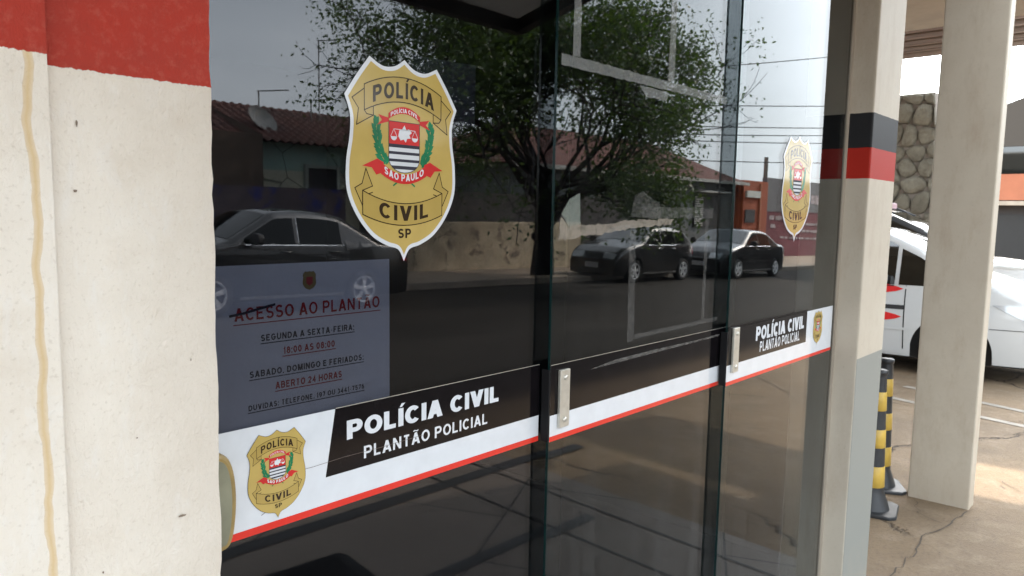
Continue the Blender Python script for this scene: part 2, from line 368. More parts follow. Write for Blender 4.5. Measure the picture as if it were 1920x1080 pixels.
# ------------------------------------------------------------------ ground
def sheet(name,x0,x1,y0,y1,h,mat,nx=1,ny=1):
    m=MB(); m.grid(nx,ny,lambda u,v:(x0+(x1-x0)*u,y0+(y1-y0)*v,gz(x0+(x1-x0)*u,y0+(y1-y0)*v)+h))
    return tag(m.build(name,mat),kind='structure')
sheet('ground',-300,500,-400,400,0,M['ground'])
sheet('road',-80,160,-9.95,-3.0,.004,M['asphalt'])
sheet('porch_floor',-3,3.35,-2.62,4,.004,M['tiles'])
sheet('porch_floor_strip',-3,3.9,-1.97,-1.88,.008,M['strip'])
sheet('porch_floor_strip',-3,3.0,-1.20,-1.13,.008,M['strip'])
m=MB(); m.grid(1,1,lambda u,v:(-80+240*u,-16+6.05*v,gz(-80+240*u,-16+6.05*v)+.13)); 
m.grid(1,1,lambda u,v:(-80+240*u,-9.95,gz(-80+240*u,-9.95)+.13*v))
tag(m.build('pavement',M['pave']),kind='structure')
m=MB()
for i in range(160):
    x=-40+i*1.0; m.box(x+.006,x+.994,-9.95,-9.82,-.3,.134)
m.v=[(x,y,z+gz(x,y)) for x,y,z in m.v]
tag(m.build('kerb',M['kerb']),kind='structure')
for (xa,ya,xb,yb,w) in ((8.35,1.0,7.7,-.6,.09),(7.75,1.3,7.15,-.5,.09)):
    m=MB(); d=Vector((xb-xa,yb-ya,0)).normalized(); s=Vector((-d.y,d.x,0))*w/2
    ps=[Vector((xa,ya,0))+s,Vector((xa,ya,0))-s,Vector((xb,yb,0))-s,Vector((xb,yb,0))+s]
    m.add([(p.x,p.y,gz(p.x,p.y)+.005) for p in ps],[(0,1,2,3)]); tag(m.build('parking_line',M['paint']),kind='structure')
def crack(pts,w):
    rq=random.Random(len(pts)+int(pts[0][0]*10)); out=[]
    for a,b_ in zip(pts,pts[1:]):
        a=Vector(a);b_=Vector(b_); n_=max(2,int((b_-a).length/.05))
        for k in range(n_): out.append(a.lerp(b_,k/n_)+Vector((rq.uniform(-.018,.018),rq.uniform(-.018,.018))))
    out.append(Vector(pts[-1])); m=MB(); vs=[]
    for k,p in enumerate(out):
        d=(out[min(k+1,len(out)-1)]-out[max(k-1,0)]).normalized(); s=Vector((-d.y,d.x))*w*.5*rq.uniform(.25,1)*(.25 if k in (0,len(out)-1) else 1)
        for q_ in (p+s,p-s): vs.append((q_.x,q_.y,gz(q_.x,q_.y)+.0045))
    m.add(vs,[(2*k,2*k+1,2*k+3,2*k+2) for k in range(len(out)-1)])
    tag(m.build('ground_crack',M['crack']),kind='structure')
M['crack']=simple('crack_shadow_dirt',(.075,.058,.042),.95,0,.3,20)
for pts,w in (([(4.70,-.27),(4.35,-.22),(4.08,-.19),(3.8,-.2),(3.34,-.17)],.009),([(4.35,-.22),(4.45,-.08),(4.7,.02)],.006),([(7.28,-2.28),(7.09,-2.05),(6.85,-1.78),(6.87,-1.58),(7.2,-1.40)],.012),([(6.85,-1.78),(6.57,-1.56),(6.3,-1.33)],.009),
    ([(5.2,-2.75),(4.98,-2.35),(4.98,-2.09),(5.12,-1.69),(5.4,-1.3)],.009),([(6.9,-.15),(6.1,.1),(5.7,.5),(5.3,.6)],.007),([(8.4,-2.9),(7.9,-2.4),(7.28,-2.28)],.010),([(5.46,-.3),(5.2,-.5),(4.9,-.9),(4.8,-1.6)],.006)): crack(pts,w)
for xa in (2.74,3.09):
    sheet('porch_joint',xa-.006,xa+.006,-2.6,-.02,.0085,M['strip'])
# ------------------------------------------------------------------ left wall
wl=thing('plastered_wall','cream plastered wall with a red painted top, left of the glass doors','wall',(0,0,0))
def rough_box(name,x0,x1,y0,y1,z0,z1,mat,parent):
    m=MB(); nx=max(2,int((x1-x0)/.03)); nz=int((z1-z0)/.02)
    def f(u,v):
        x=x0+(x1-x0)*u; z=z0+(z1-z0)*v
        k=noise.noise(Vector((x*22,z*22,3)))*.0012
        e=0
        if u>.999 and x1>.4: e=-abs(noise.noise(Vector((0,z*55,7))))*.006-max(0,noise.noise(Vector((4,z*14,7)))-.2)*.005
        return (x+e,y0-k,z)
    m.grid(nx,nz,f)
    m.grid(4,nz,lambda u,v:(f(1,v)[0]+u*.0005,f(1,v)[1]+(y1-f(1,v)[1])*u,f(1,v)[2]))
    m.add([(x0,y0,z0),(x0,y1,z0),(x0,y1,z1),(x0,y0,z1)],[(0,1,2,3)])
    m.add([(x0,y1,z0),(x1,y1,z0),(x1,y1,z1),(x0,y1,z1)],[(0,1,2,3)])
    return m.build(name,mat,parent,smooth=False)
rough_box('wall_panel',.255,.452,-.10,.06,-.15,3.1,M['wall'],wl)
m=MB(); m.box(-2.5,.2555,-.10,.06,-.15,3.1); m.build('wall_core',M['wall'],wl)
rough_box('pilaster',-2.5,.262,-.112,-.101,-.15,3.1,M['pil'],wl)
m=MB(); m.box(.2622,.2640,-.1020,-.1001,-.15,3.1); m.build('seam_shadow_strip',simple('painted_seam_shade',(.16,.12,.09),.9),wl)  # dark strip painted in for the shadow line beside the pilaster
mc=simple('exposed_brown_render',(.20,.15,.11),.9,0,.3,60)
for cx_,cz_,a_,b_ in ((.2915,1.592,.0018,.0045),(.287,1.515,.0025,.002),(.398,1.093,.006,.0018),(.240,1.03,.003,.002),(.345,1.21,.0012,.001),(.415,1.30,.001,.002),(.30,1.05,.0012,.002)):
    m=MB(); q_=[(cx_+a_*math.cos(k*.785)*random.uniform(.6,1.2),cz_+b_*math.sin(k*.785)*random.uniform(.6,1.2)) for k in range(8)]
    y_=-.1024 if cx_>.262 else -.1148
    m.add([(u,y_,v) for u,v in q_],[tuple(range(8))]); m.build('paint_chip',mc,wl)
# ------------------------------------------------------------------ building shell
b=thing('station_building','dark room with a flat roof slab behind the glass doors','building')
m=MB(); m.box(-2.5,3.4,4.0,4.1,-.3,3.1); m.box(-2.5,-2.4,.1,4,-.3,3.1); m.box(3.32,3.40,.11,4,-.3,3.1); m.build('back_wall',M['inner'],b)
m=MB(); m.box(5.31,8.6,-.25,7,3.45,3.6); m.box(8.3,9.72,.75,7,4.06,4.12); m.box(-2.5,5.3,-.38,6,3.11,3.3); m.build('roof_slab_and_sun_blocker',M['woodl'],b)  # the high middle sheet is added out of view to block a sun patch
m=MB(); m.box(-14,5.2,-.34,-.14,3.305,5.6); m.box(5.2,8.5,-.2,0,3.605,5.0); m.build('added_parapet',M['wall'],b)  # unseen upper wall added to darken reflections in the parked cars
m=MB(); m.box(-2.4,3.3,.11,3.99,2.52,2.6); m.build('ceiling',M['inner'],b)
m=MB(); m.box(.453,2.976,-.06,.1,2.42,3.1); m.build('door_header',M['col2'],b)
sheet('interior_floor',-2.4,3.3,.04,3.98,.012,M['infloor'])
# ------------------------------------------------------------------ sliding doors
def pane(label,x0,x1,y,mat):
    t=thing('glass_door',label,'glass door',((x0+x1)/2,y,0),0,'sliding glass door leaves')
    m=MB(); xa=x0-(x0+x1)/2
    z0,z1=gz(x1,0)+.02,2.42; T=.007
    m.add([(xa,0,z0),(-xa,0,z0),(-xa,0,z1),(xa,0,z1)],[(0,1,2,3)])
    m.add([(xa,T,z0),(-xa,T,z0),(-xa,T,z1),(xa,T,z1)],[(0,1,2,3)])
    m.build('pane',mat,t)
    m=MB(); m.box(xa-.0006,xa+.0004,.0003,T-.0003,z0,z1); m.box(-xa-.0004,-xa+.0006,.0003,T-.0003,z0,z1); m.build('glass_edge',M['gedge'],t)
    return t
d1=pane('smoked glass door leaf beside the plastered wall with one large gold badge and a banner lettered beside a small badge',.30,1.335,0,M['glass1'])
d2=pane('middle glass door leaf with old tape marks and a plain banner without letters',1.250,2.150,-.026,M['glass2'])
d3=pane('glass door leaf beside the banded column with its small badge at the right end of the banner',2.058,2.972,-.052,M['glass2'])
PX={id(d1):(.30+1.335)/2,id(d2):(1.25+2.15)/2,id(d3):(2.058+2.972)/2}
PY={id(d1):0,id(d2):-.026,id(d3):-.052}
class L2:
    """flat vinyl pieces on a door leaf, world x/z, layer k in steps of .15 mm"""
    def __init__(s,d): s.d=d; s.x=d.location.x
    def f(s,k): return lambda u,v,h=0:(u-s.x,-.0004-.00016*k,v)
def flat(d,poly,k,name,mat,parent,mb=None):
    m=mb or MB(); L=L2(d); f=L.f(k); m.add([f(u,v) for u,v in poly],[tuple(range(len(poly)))])
    if mb is None: return m.build(name,mat,parent)
def _e(cx,cy,rx,ry,a0,a1,n=12): return [(cx+rx*math.cos(R(a0+(a1-a0)*i/n)),cy+ry*math.sin(R(a0+(a1-a0)*i/n))) for i in range(n+1)]
# width, list of strokes; ('p',points) follows a path, ('d',x0,x1,y0,y1) is a slanted bar cut level at both ends
GL={'A':(.74,[('d',0,.5,0,1),('d',1,.5,0,1),('p',[(.2,.25),(.8,.25)])]),
'B':(.68,[('p',[(0,0),(0,1)]),('p',[(0,1),(.6,1)]+_e(.6,.77,.34,.23,90,-90)[1:]+[(0,.54)]),('p',[(.6,.54)]+_e(.6,.27,.4,.27,90,-90)[1:]+[(0,0)])]),
'C':(.72,[('p',_e(.52,.5,.52,.5,42,318,22))]),'D':(.72,[('p',[(0,0),(0,1),(.45,1)]+_e(.45,.5,.55,.5,90,-90,16)[1:]+[(0,0)])]),
'E':(.64,[('p',[(1,1),(0,1),(0,0),(1,0)]),('p',[(0,.53),(.9,.53)])]),'F':(.6,[('p',[(1,1),(0,1),(0,-.0)]),('p',[(0,.5),(.88,.5)])]),
'G':(.76,[('p',_e(.5,.5,.5,.5,45,340,22)+[(1,.45),(.58,.45)])]),'H':(.72,[('p',[(0,0),(0,1)]),('p',[(1,0),(1,1)]),('p',[(0,.52),(1,.52)])]),
'I':(.0,[('p',[(.5,0),(.5,1)])]),'L':(.58,[('p',[(0,1),(0,0),(1,0)])]),
'M':(.84,[('p',[(0,0),(0,1)]),('p',[(1,0),(1,1)]),('d',.5,.04,0,1),('d',.5,.96,0,1)]),'N':(.72,[('p',[(0,0),(0,1)]),('p',[(1,0),(1,1)]),('d',1,0,0,1)]),
'O':(.78,[('p',_e(.5,.5,.5,.5,90,450,28))]),'P':(.66,[('p',[(0,0),(0,1)]),('p',[(0,1),(.6,1)]+_e(.6,.72,.4,.28,90,-90)[1:]+[(0,.44)])]),
'R':(.72,[('p',[(0,0),(0,1)]),('p',[(0,1),(.6,1)]+_e(.6,.74,.36,.26,90,-90)[1:]+[(0,.48)]),('d',1,.55,0,.48)]),
'S':(.66,[('p',_e(.5,.75,.46,.25,25,270,14)+_e(.5,.25,.5,.25,90,-155,14)[1:])]),
'T':(.64,[('p',[(0,1),(1,1)]),('p',[(.5,0),(.5,1)])]),'U':(.72,[('p',[(0,1),(0,.4)]+_e(.5,.4,.5,.4,180,360,14)[1:]+[(1,1)])]),
'V':(.72,[('d',.5,0,0,1),('d',.5,1,0,1)]),'X':(.7,[('d',0,1,0,1),('d',1,0,0,1)]),'Z':(.64,[('p',[(0,1),(1,1)]),('d',0,1,0,1),('p',[(0,0),(1,0)])]),
'0':(.62,[('p',_e(.5,.5,.5,.5,90,450,24))]),'1':(.34,[('p',[(.8,0),(.8,1),(0,.74)])]),'2':(.6,[('p',_e(.5,.72,.48,.28,170,-30,12)+[(0,0),(1,0)])]),
'3':(.6,[('p',_e(.48,.75,.42,.25,150,-90,12)),('p',_e(.48,.25,.5,.25,90,-150,12))]),'4':(.62,[('p',[(.75,0),(.75,1),(0,.28),(1,.28)])]),
'5':(.6,[('p',[(.9,1),(.12,1),(.05,.55)]+_e(.45,.32,.52,.32,110,-150,14))]),'6':(.6,[('p',_e(.5,.32,.5,.32,0,360,20)),('p',_e(.55,.45,.55,.55,180,60,8))]),
'7':(.6,[('p',[(0,1),(1,1),(.35,0)])]),'8':(.62,[('p',_e(.5,.76,.40,.24,0,360,20)),('p',_e(.5,.27,.5,.27,0,360,20))]),
'9':(.6,[('p',_e(.5,.68,.5,.32,0,360,20)),('p',_e(.45,.55,.55,.55,0,-120,8))]),
'-':(.34,[('p',[(0,.38),(1,.38)])]),':':(.0,[('b',.0),('b',.55)]),';':(.0,[('b',-.08),('b',.55)]),'.':(.0,[('b',.0)]),',':(.0,[('b',-.06)])}
def text_on(mb,s,x0,x1,z0,cap,f,bold=.16,warp=None,gap=None,aspect=1.0):
    """own bold sans lettering; the line is fitted between x0 and x1"""
    t=bold; cur=0; parts=[]; gap=t*.62+.04 if gap is None else gap
    for ch in s:
        if ch==' ': cur+=.34; continue
        acc={'Í':('I','/'),'Ã':('A','~'),'Á':('A','/')}.get(ch)
        g=GL[acc[0] if acc else ch]; w=max(g[0],t)
        for k,st in enumerate(g[1]):
            W_=w-t; H_=1-t
            if st[0]=='p':
                pts=[(cur+t/2+u*W_ if w>t else cur+t/2, t/2+v*H_ if len(st[1])>2 or abs(st[1][0][1]-st[1][-1][1])<.01 else v*1.0) for u,v in st[1]]
                # free stem ends reach the base and cap lines
                if len(st[1])>2 and st[1][0]!=st[1][-1]:
                    for e in (0,-1):
                        u,v=st[1][e]; nb=st[1][1 if e==0 else -2]
                        if abs(u-nb[0])<.01: pts[e]=(pts[e][0], 1.0 if v>.5 else 0.0)
                        elif abs(v-nb[1])<.01: pts[e]=(pts[e][0]+(t/2 if u>nb[0] else -t/2)*.6,pts[e][1])
                parts.append(('p',pts,k))
            elif st[0]=='d':
                _,xa,xb,ya,yb=st; hw=t*.58
                sx=lambda u:cur+t/2+u*W_
                parts.append(('q',[(sx(xa)-hw,ya),(sx(xa)+hw,ya),(sx(xb)+hw,yb),(sx(xb)-hw,yb)],k))
            else:
                v=st[1]; parts.append(('q',[(cur,v),(cur+t,v),(cur+t,v+t),(cur,v+t)],k))
        if acc:
            c_=cur+w/2
            if acc[1]=='/': parts.append(('q',[(c_-.07,1.07),(c_+.05,1.07),(c_+.20,1.27),(c_+.03,1.27)],5))
            else: parts.append(('p',[(c_-.22,1.10),(c_-.13,1.19),(c_,1.15),(c_+.13,1.11),(c_+.22,1.20)],6))
        cur+=w+gap
    tot=cur-gap
    def place_(u,v,k):
        if warp: x,z=warp(u/tot,v)
        else: x,z=x0+(x1-x0)*u/tot,z0+v*cap
        p=f(x,z); return (p[0],p[1]-.00002*k,p[2])
    for kind_,pts,k in parts:
        if kind_=='q': mb.add([place_(u,v,k) for u,v in pts],[(0,1,2,3)]); continue
        th=t if k<5 else .09
        n_=len(pts); closed=math.hypot(pts[0][0]-pts[-1][0],pts[0][1]-pts[-1][1])<1e-6 and n_>4
        L_=[];R_=[]
        for i in range(n_):
            a=Vector(pts[i-1] if i else (pts[-2] if closed else pts[0])); b_=Vector(pts[i]); c_=Vector(pts[i+1] if i<n_-1 else (pts[1] if closed else pts[-1]))
            e1=(b_-a); e2=(c_-b_)
            if e1.length<1e-9: e1=e2
            if e2.length<1e-9: e2=e1
            e1=e1.normalized(); e2=e2.normalized(); n1=Vector((-e1.y,e1.x)); n2=Vector((-e2.y,e2.x)); m_=n1+n2
            if m_.length<.2: m_=n1
            m_=m_.normalized(); d_=th/2/max(.35,m_.dot(n1)); L_.append(b_+m_*d_); R_.append(b_-m_*d_)
        mb.add([place_(p.x,p.y,k) for p in L_]+[place_(p.x,p.y,k) for p in R_],[(i,i+1,n_+i+1,n_+i) for i in range(n_-1)])
def catmull(pts,corner,n=6):
    out=[];N_=len(pts)
    for i in range(N_):
        p0,p1,p2,p3=pts[(i-1)%N_],pts[i],pts[(i+1)%N_],pts[(i+2)%N_]
        if i in corner: p0=p1
        if (i+1)%N_ in corner: p3=p2
        for k in range(n):
            t=k/n; out.append(tuple(.5*((2*p1[j])+(-p0[j]+p2[j])*t+(2*p0[j]-5*p1[j]+4*p2[j]-p3[j])*t*t+(-p0[j]+3*p1[j]-3*p2[j]+p3[j])*t**3) for j in (0,1)))
    return out
def inset(poly,d):
    n=len(poly); A=sum(poly[i][0]*poly[(i+1)%n][1]-poly[(i+1)%n][0]*poly[i][1] for i in range(n)); sg=1 if A>0 else -1
    out=[]
    for i in range(n):
        a,b,c=Vector(poly[i-1]),Vector(poly[i]),Vector(poly[(i+1)%n])
        e1=(b-a).normalized(); e2=(c-b).normalized(); n1=Vector((-e1.y,e1.x))*sg; n2=Vector((-e2.y,e2.x))*sg
        m=(n1+n2); 
        if m.length<1e-6: m=n1
        m.normalize(); k=d/max(.45,m.dot(n1)); out.append(tuple(b+m*k))
    return out
def stroke(mb,pts,w,f,closed=False):
    n=len(pts)
    for i in range(n if closed else n-1):
        a,b=Vector(pts[i]),Vector(pts[(i+1)%n]); e=(b-a)
        if e.length<1e-9: continue
        e.normalize(); s=Vector((-e.y,e.x))*w/2; a=a-e*w*.4; b=b+e*w*.4
        mb.add([f(*(a+s)),f(*(a-s)),f(*(b-s)),f(*(b+s))],[(0,1,2,3)])
half=[(0,172),(22,158),(48,155),(76,167),(102,134),(127,98),(116,66),(117,30),(124,-12),(123,-60),(104,-102),(73,-137),(40,-155),(18,-161),(9,-168),(0,-185)]
full=half+[(-u,v) for u,v in half[1:-1]][::-1]
crn={0,3,5,15,len(full)-5,len(full)-3}
OUT=catmull(full,crn,5)
def arc(x0,x1,z,bow,n=14): return [(x0+(x1-x0)*i/n, z+bow*(1-(2*i/n-1)**2)) for i in range(n+1)]
def badge(d,cx,cz,s,border=True,faded=False,lay=6,simple_=False):
    """gold police badge; coordinates in mm about the centre, s = scale"""
    def F(k): 
        g=L2(d).f(lay+k); return lambda u,v:g(cx+u*s/1000,cz+v*s/1000)
    root=MB()
    f=F(0); root.add([f(0,0)]+[f(*p) for p in OUT],[(0,1+i,1+(i+1)%len(OUT)) for i in range(len(OUT))])
    R0=root.build('badge_sticker',M['white'] if border else M['line'],d)
    P=lambda name,mat,fn: (lambda mb:(fn(mb),mb.build(name,mat,R0)))(MB())
    g=[tuple((Vector(p)+Vector(q_))/2) for p,q_ in zip(inset(OUT,7 if border else 1.4),[(p[0]*(1-(7 if border else 1.4)/125),p[1]*(1-(7 if border else 1.4)/165)) for p in OUT])]
    g=[((max(0,q_[0]) if p[0]>1e-6 else min(0,q_[0]) if p[0]<-1e-6 else 0),q_[1]) for p,q_ in zip(OUT,g)]
    P('gold_face',M['gold'],lambda mb: mb.add([F(1)(0,0)]+[F(1)(*p) for p in g],[(0,1+i,1+(i+1)%len(g)) for i in range(len(g))]))
    # ribbons
    topA=arc(-87,87,119,22); topB=arc(-87,87,76,22)
    botA=arc(-91,91,-60,-21); botB=arc(-91,91,-101,-19)
    tails=[[(-87,112),(-112,94),(-99,78),(-103,50),(-68,69),(-68,84)],[(87,112),(112,94),(99,78),(103,50),(68,69),(68,84)],
           [(-91,-60),(-70,-52),(-84,-22),(-92,-48),(-107,-56),(-91,-86)],[(91,-60),(70,-52),(84,-22),(92,-48),(107,-56),(91,-86)]]
    def rib(mb):
        for t_ in tails: mb.add([F(2)(*p) for p in t_],[tuple(range(len(t_)))])
        for A,B in ((topA,topB),(botA,botB)):
            pl=A+B[::-1]; mb.add([F(3)(*p) for p in pl],[tuple(range(len(pl)))])
    P('ribbon',M['goldd'],rib)
    def lines(mb):
        w=1.7
        for t_ in tails: stroke(mb,t_,w,F(2.5),True)
        for A,B in ((topA,topB),(botA,botB)): stroke(mb,A+B[::-1],w,F(4),True)
        for sg in (-1,1):
            stroke(mb,[(sg*87,76),(sg*82,70),(sg*68,69)],w,F(2.5)); stroke(mb,[(sg*91,-60),(sg*84,-67),(sg*70,-63)],w,F(2.5))
    P('ribbon_outline',M['line'],lines)
    # lettering on the ribbons
    tb=.20
    def let(mb):
        text_on(mb,'POLÍCIA',0,1,0,1,F(5),tb,warp=lambda U,V:(-69+138*U, 83+22*(1-(1.58*U-.79)**2)+V*28-.5))
    P('lettering',M['line'],let)
    def let2(mb):
        text_on(mb,'CIVIL',0,1,0,1,F(5),tb,warp=lambda U,V:(-56+114*U, -91.5-20*(1-(1.24*U-.62)**2)+V*27-.5))
        text_on(mb,'SP',-14,16,-143,17,F(5),.2)
    P('lettering',M['line'],let2)
    # coat of arms
    sh=[(-35,63),(35,63)]+[(35*math.cos(a),-2-24*math.sin(a)) for a in [math.pi*k/14 for k in range(15)]]
    P('shield',M['white'],lambda mb: mb.add([F(3)(*p) for p in sh],[tuple(range(len(sh)))]))
    P('shield_chief',M['rribbon'],lambda mb: mb.add([F(4)(*p) for p in ((-35,63),(35,63),(35,24),(-35,24))],[(0,1,2,3)]))
    def bars(mb):
        for z0,z1 in ((18,24),(6,11),(-7,-2),(-20,-14)):
            def hw(z): return 35 if z>-2 else 35*math.sqrt(max(0,1-((z+2)/24)**2))
            mb.add([F(4)(-hw(z0),z0),F(4)(hw(z0),z0),F(4)(hw(z1),z1),F(4)(-hw(z1),z1)],[(0,1,2,3)])
        stroke(mb,sh,1.2,F(4.5),True)
    P('shield_bars',M['pblk'],bars)
    def white(mb):
        mp=[(-14,38),(-12,48),(-5,51),(0,58),(4,50),(10,52),(17,46),(11,42),(14,36),(6,35),(3,28),(-2,33),(-9,31)]
        mb.add([F(5)(*p) for p in mp],[tuple(range(len(mp)))])
        for c in (-24,24): 
            pl=[(c-7,37)]+[(c-7*math.cos(a),37-7*math.sin(a)) for a in [math.pi*k/8 for k in range(9)]]
            mb.add([F(5)(*p) for p in pl],[tuple(range(len(pl)))]) 
            stroke(mb,[(c-7,37),(c,50),(c+7,37)],.9,F(5))
        stroke(mb,[(-24,50),(24,50)],1.0,F(5))
    P('scales_emblem',M['white'],white)
    def laur(mb):
        rr=random.Random(3)
        for sg in (-1,1):
            path=[(sg*62,62),(sg*61,40),(sg*57,20),(sg*50,2),(sg*40,-14)]
            for i in range(34):
                t=i/33*(len(path)-1.001); k=int(t); a=Vector(path[k]).lerp(Vector(path[k+1]),t-k)
                dr=(Vector(path[k])-Vector(path[k+1])).normalized(); side=(-1)**i
                ang=side*rr.uniform(.35,.9); e=Vector((dr.x*math.cos(ang)-dr.y*math.sin(ang),dr.x*math.sin(ang)+dr.y*math.cos(ang)))
                n_=Vector((-e.y,e.x)); ln=rr.uniform(13,17)*(.6+.4*min(1,i/6)); w=3.8
                pl=[a,a+e*ln*.35+n_*w,a+e*ln*.7+n_*w*.7,a+e*ln,a+e*ln*.7-n_*w*.7,a+e*ln*.35-n_*w]
                mb.add([F(2+.04*(i%20))(*p) for p in pl],[tuple(range(6))])
        stroke(mb,[(-24,-49),(-8,-38)],3,F(2)); stroke(mb,[(24,-49),(8,-38)],3,F(2))
    P('laurel',M['green'],laur)
    def reds(mb):
        for A,B,tl in ((arc(-36,36,66,12),arc(-36,36,76,14),[(-36,68),(-58,72),(-50,63),(-60,54),(-34,62)]),):
            pl=A+B[::-1]; mb.add([F(5.5)(*p) for p in pl],[tuple(range(len(pl)))])
            for sg in (-1,1): mb.add([F(5)(sg*-p[0],p[1]) for p in tl],[tuple(range(len(tl)))])
        A=arc(-52,52,-30,-16); B=arc(-52,52,-9,-20); pl=A+B[::-1]; mb.add([F(5.5)(*p) for p in pl],[tuple(range(len(pl)))])
        for sg in (-1,1):
            tl=[(46,-10),(60,-4),(92,-18),(72,-20),(62,-32),(50,-28)]; mb.add([F(5)(sg*p[0],p[1]) for p in tl],[tuple(range(len(tl)))])
    P('red_ribbon',M['rribbon'],reds)
    def lw(mb):
        text_on(mb,'SAO PAULO',0,1,0,1,F(6.5),.2,warp=lambda U,V:(-45+90*U,-22-17.5*(1-(1.73*U-.865)**2)+V*12.5-1.5))
        text_on(mb,'POLÍCIA CIVIL',0,1,0,1,F(6.5),.18,warp=lambda U,V:(-31+62*U,66+12.5*(1-(1.72*U-.86)**2)+V*7.2+1.2))
    P('ribbon_lettering',M['white'],lw)
    return R0
# banner strips
def banner(d,x0,x1,black,letters=None):
    R0=flat(d,[(x0,.9835),(x1,.9835),(x1,1.159),(x0,1.159)],0,'banner',M['white'],d)
    flat(d,[(x0,.9835),(x1,.9835),(x1,.9955),(x0,.9955)],1,'red_stripe',M['red'],R0)
    flat(d,black,1,'black_panel',M['black'],R0)
    if letters:
        m=MB(); f=L2(d).f(3); g=lambda u,v:f(u,v)
        a,bz,c,dd=letters
        text_on(m,'POLÍCIA CIVIL',a[0],a[1],a[2],a[3],g,.235,gap=.075)
        text_on(m,'PLANTÃO POLICIAL',bz[0],bz[1],bz[2],bz[3],g,.175,gap=.15)
        m.build('lettering',M['white'],R0)
    return R0
banner(d1,.32,1.243,[(.684,1.043),(1.243,1.043),(1.243,1.159),(.704,1.159)],((.727,1.112,1.0995,.034),(.763,1.077,1.0575,.0225),0,0))
banner(d2,1.2515,2.128,[(1.2515,1.044),(2.128,1.044),(2.128,1.159),(1.2515,1.159)])
banner(d3,2.0595,2.945,[(2.0595,1.046),(2.685,1.046),(2.685,1.165),(2.0595,1.165)],((2.256,2.660,1.100,.046),(2.290,2.622,1.060,.034),0,0))
badge(d1,.852,1.592,1.0,True,True)
badge(d1,.5935,1.0755,.41,False)
badge(d3,2.52,1.600,1.0,True)
badge(d3,2.795,1.090,.36,False)
# thin light edge line along the banner top
for d,x0,x1 in ((d1,.705,1.243),(d2,1.2515,2.128),(d3,2.0595,2.685)):
    flat(d,[(x0,1.1592),(x1,1.1592),(x1,1.1604),(x0,1.1604)],1,'banner_lip',M['steel'],d)
# worn scratches on banner
m=MB(); f=L2(d1).f(4); stroke(m,[(.60,1.069),(.66,1.068),(.72,1.0705),(.80,1.0695),(.9,1.071)],.0008,lambda u,v:f(u,v)); stroke(m,[(.565,1.012),(.585,1.021),(.61,1.0205)],.0012,lambda u,v:f(u,v)); m.build('banner_scratch',M['letgrey'],d1)
m=MB(); f=L2(d2).f(4); 
pl=[(1.395,1.129),(1.50,1.139),(1.70,1.1415),(1.9,1.140),(2.055,1.143),(2.055,1.1365),(1.9,1.1345),(1.72,1.133),(1.52,1.130)]
m.add([f(u,v) for u,v in pl],[tuple(range(len(pl)))]); m.build('scuffed_tape',tape_mat('scuffed_tape',.36,(.45,.43,.40),70,.38,.62),d2)
# handles plates with two bolts
def plate(d,x0,x1,z0,z1):
    c=d.location.x; m=MB(); m.box(x0-c,x1-c,-.009,-.0012,z0,z1); P=m.build('latch_plate',M['steel'],d,bevel=.0012)
    for z in (z1-.018,z0+.018):
        m=MB(); xc=(x0+x1)/2-c; m.lathe([(.0001,-.0125),(.005,-.0122),(.0065,-.009),(.0066,-.0085)],20,'y',(xc,0,z)); m.build('bolt',M['steel'],P,smooth=True)
plate(d2,1.277,1.312,1.012,1.146); plate(d3,2.085,2.122,1.022,1.160)
for d,x in ((d2,1.250),(d3,2.058)):
    c=d.location.x; m=MB(); m.box(x-.006-c,x-.002-c,-.002,.020,.985,1.150); m.build('door_brush',M['rubber'],d,bevel=.001)
# yellowed pull handle near the wall
c=d1.location.x; m=MB()
prof=[(.440,1.128),(.470,1.140),(.492,1.135),(.504,1.115),(.509,1.08),(.508,1.04),(.502,1.005),(.490,.990),(.455,.988)]
prof=catmull(prof,{0,8},4)
m.prism(prof,lambda u,v,h:(u-c,h,v),-.034,-.0015); m.build('pull_handle',M['handle'],d1,bevel=.006)
m=MB(); pr=inset(prof,.010); m.prism(pr,lambda u,v,h:(u-c,h,v),-.037,-.033); m.build('handle_grip',simple('grey_handle_face',(.20,.20,.14),.35,0,.25,9,.3),d1,bevel=.002)
# tape and residue on the middle leaf
def zone(d,poly,mat,name,k=1,jag=0):
    if jag:
        out=[]; n_=len(poly)
        for i in range(n_):
            a,b_=poly[i],poly[(i+1)%n_]; ln=math.hypot(b_[0]-a[0],b_[1]-a[1]); q_=max(1,int(ln/.012))
            for j in range(q_):
                t=j/q_; x=a[0]+(b_[0]-a[0])*t; z=a[1]+(b_[1]-a[1])*t
                out.append((x+random.uniform(-jag,jag),z+random.uniform(-jag,jag)))
        poly=out
    return flat(d,poly,k,name,mat,d)
zone(d2,[(1.262,1.817),(2.03,1.822),(2.03,1.843),(1.262,1.842)],M['tape'],'old_tape',1,.0012)
zone(d2,[(1.302,1.8435),(1.328,1.8435),(1.330,2.41),(1.304,2.41)],M['tape'],'old_tape',1,.001)
zone(d2,[(1.702,1.8445),(1.732,1.8445),(1.736,2.41),(1.708,2.41)],M['tape'],'old_tape',1,.001)
zone(d2,[(1.60,1.792),(1.70,1.792),(1.705,1.8155),(1.57,1.8155)],M['tape'],'old_tape',1,.002)
zone(d2,[(1.553,1.175),(1.583,1.175),(1.575,1.46),(1.548,1.46)],M['resid'],'tape_residue',1,.002)
zone(d2,[(1.586,1.181),(2.035,1.186),(2.035,1.198),(1.586,1.193)],M['resid'],'tape_residue',1,.0015)
zone(d2,[(1.935,1.20),(1.953,1.20),(1.955,1.488),(1.935,1.488)],M['resid'],'tape_residue',1,.0015)
zone(d2,[(1.60,1.490),(1.98,1.492),(1.98,1.520),(1.60,1.520)],M['resid'],'tape_residue',1,.002)
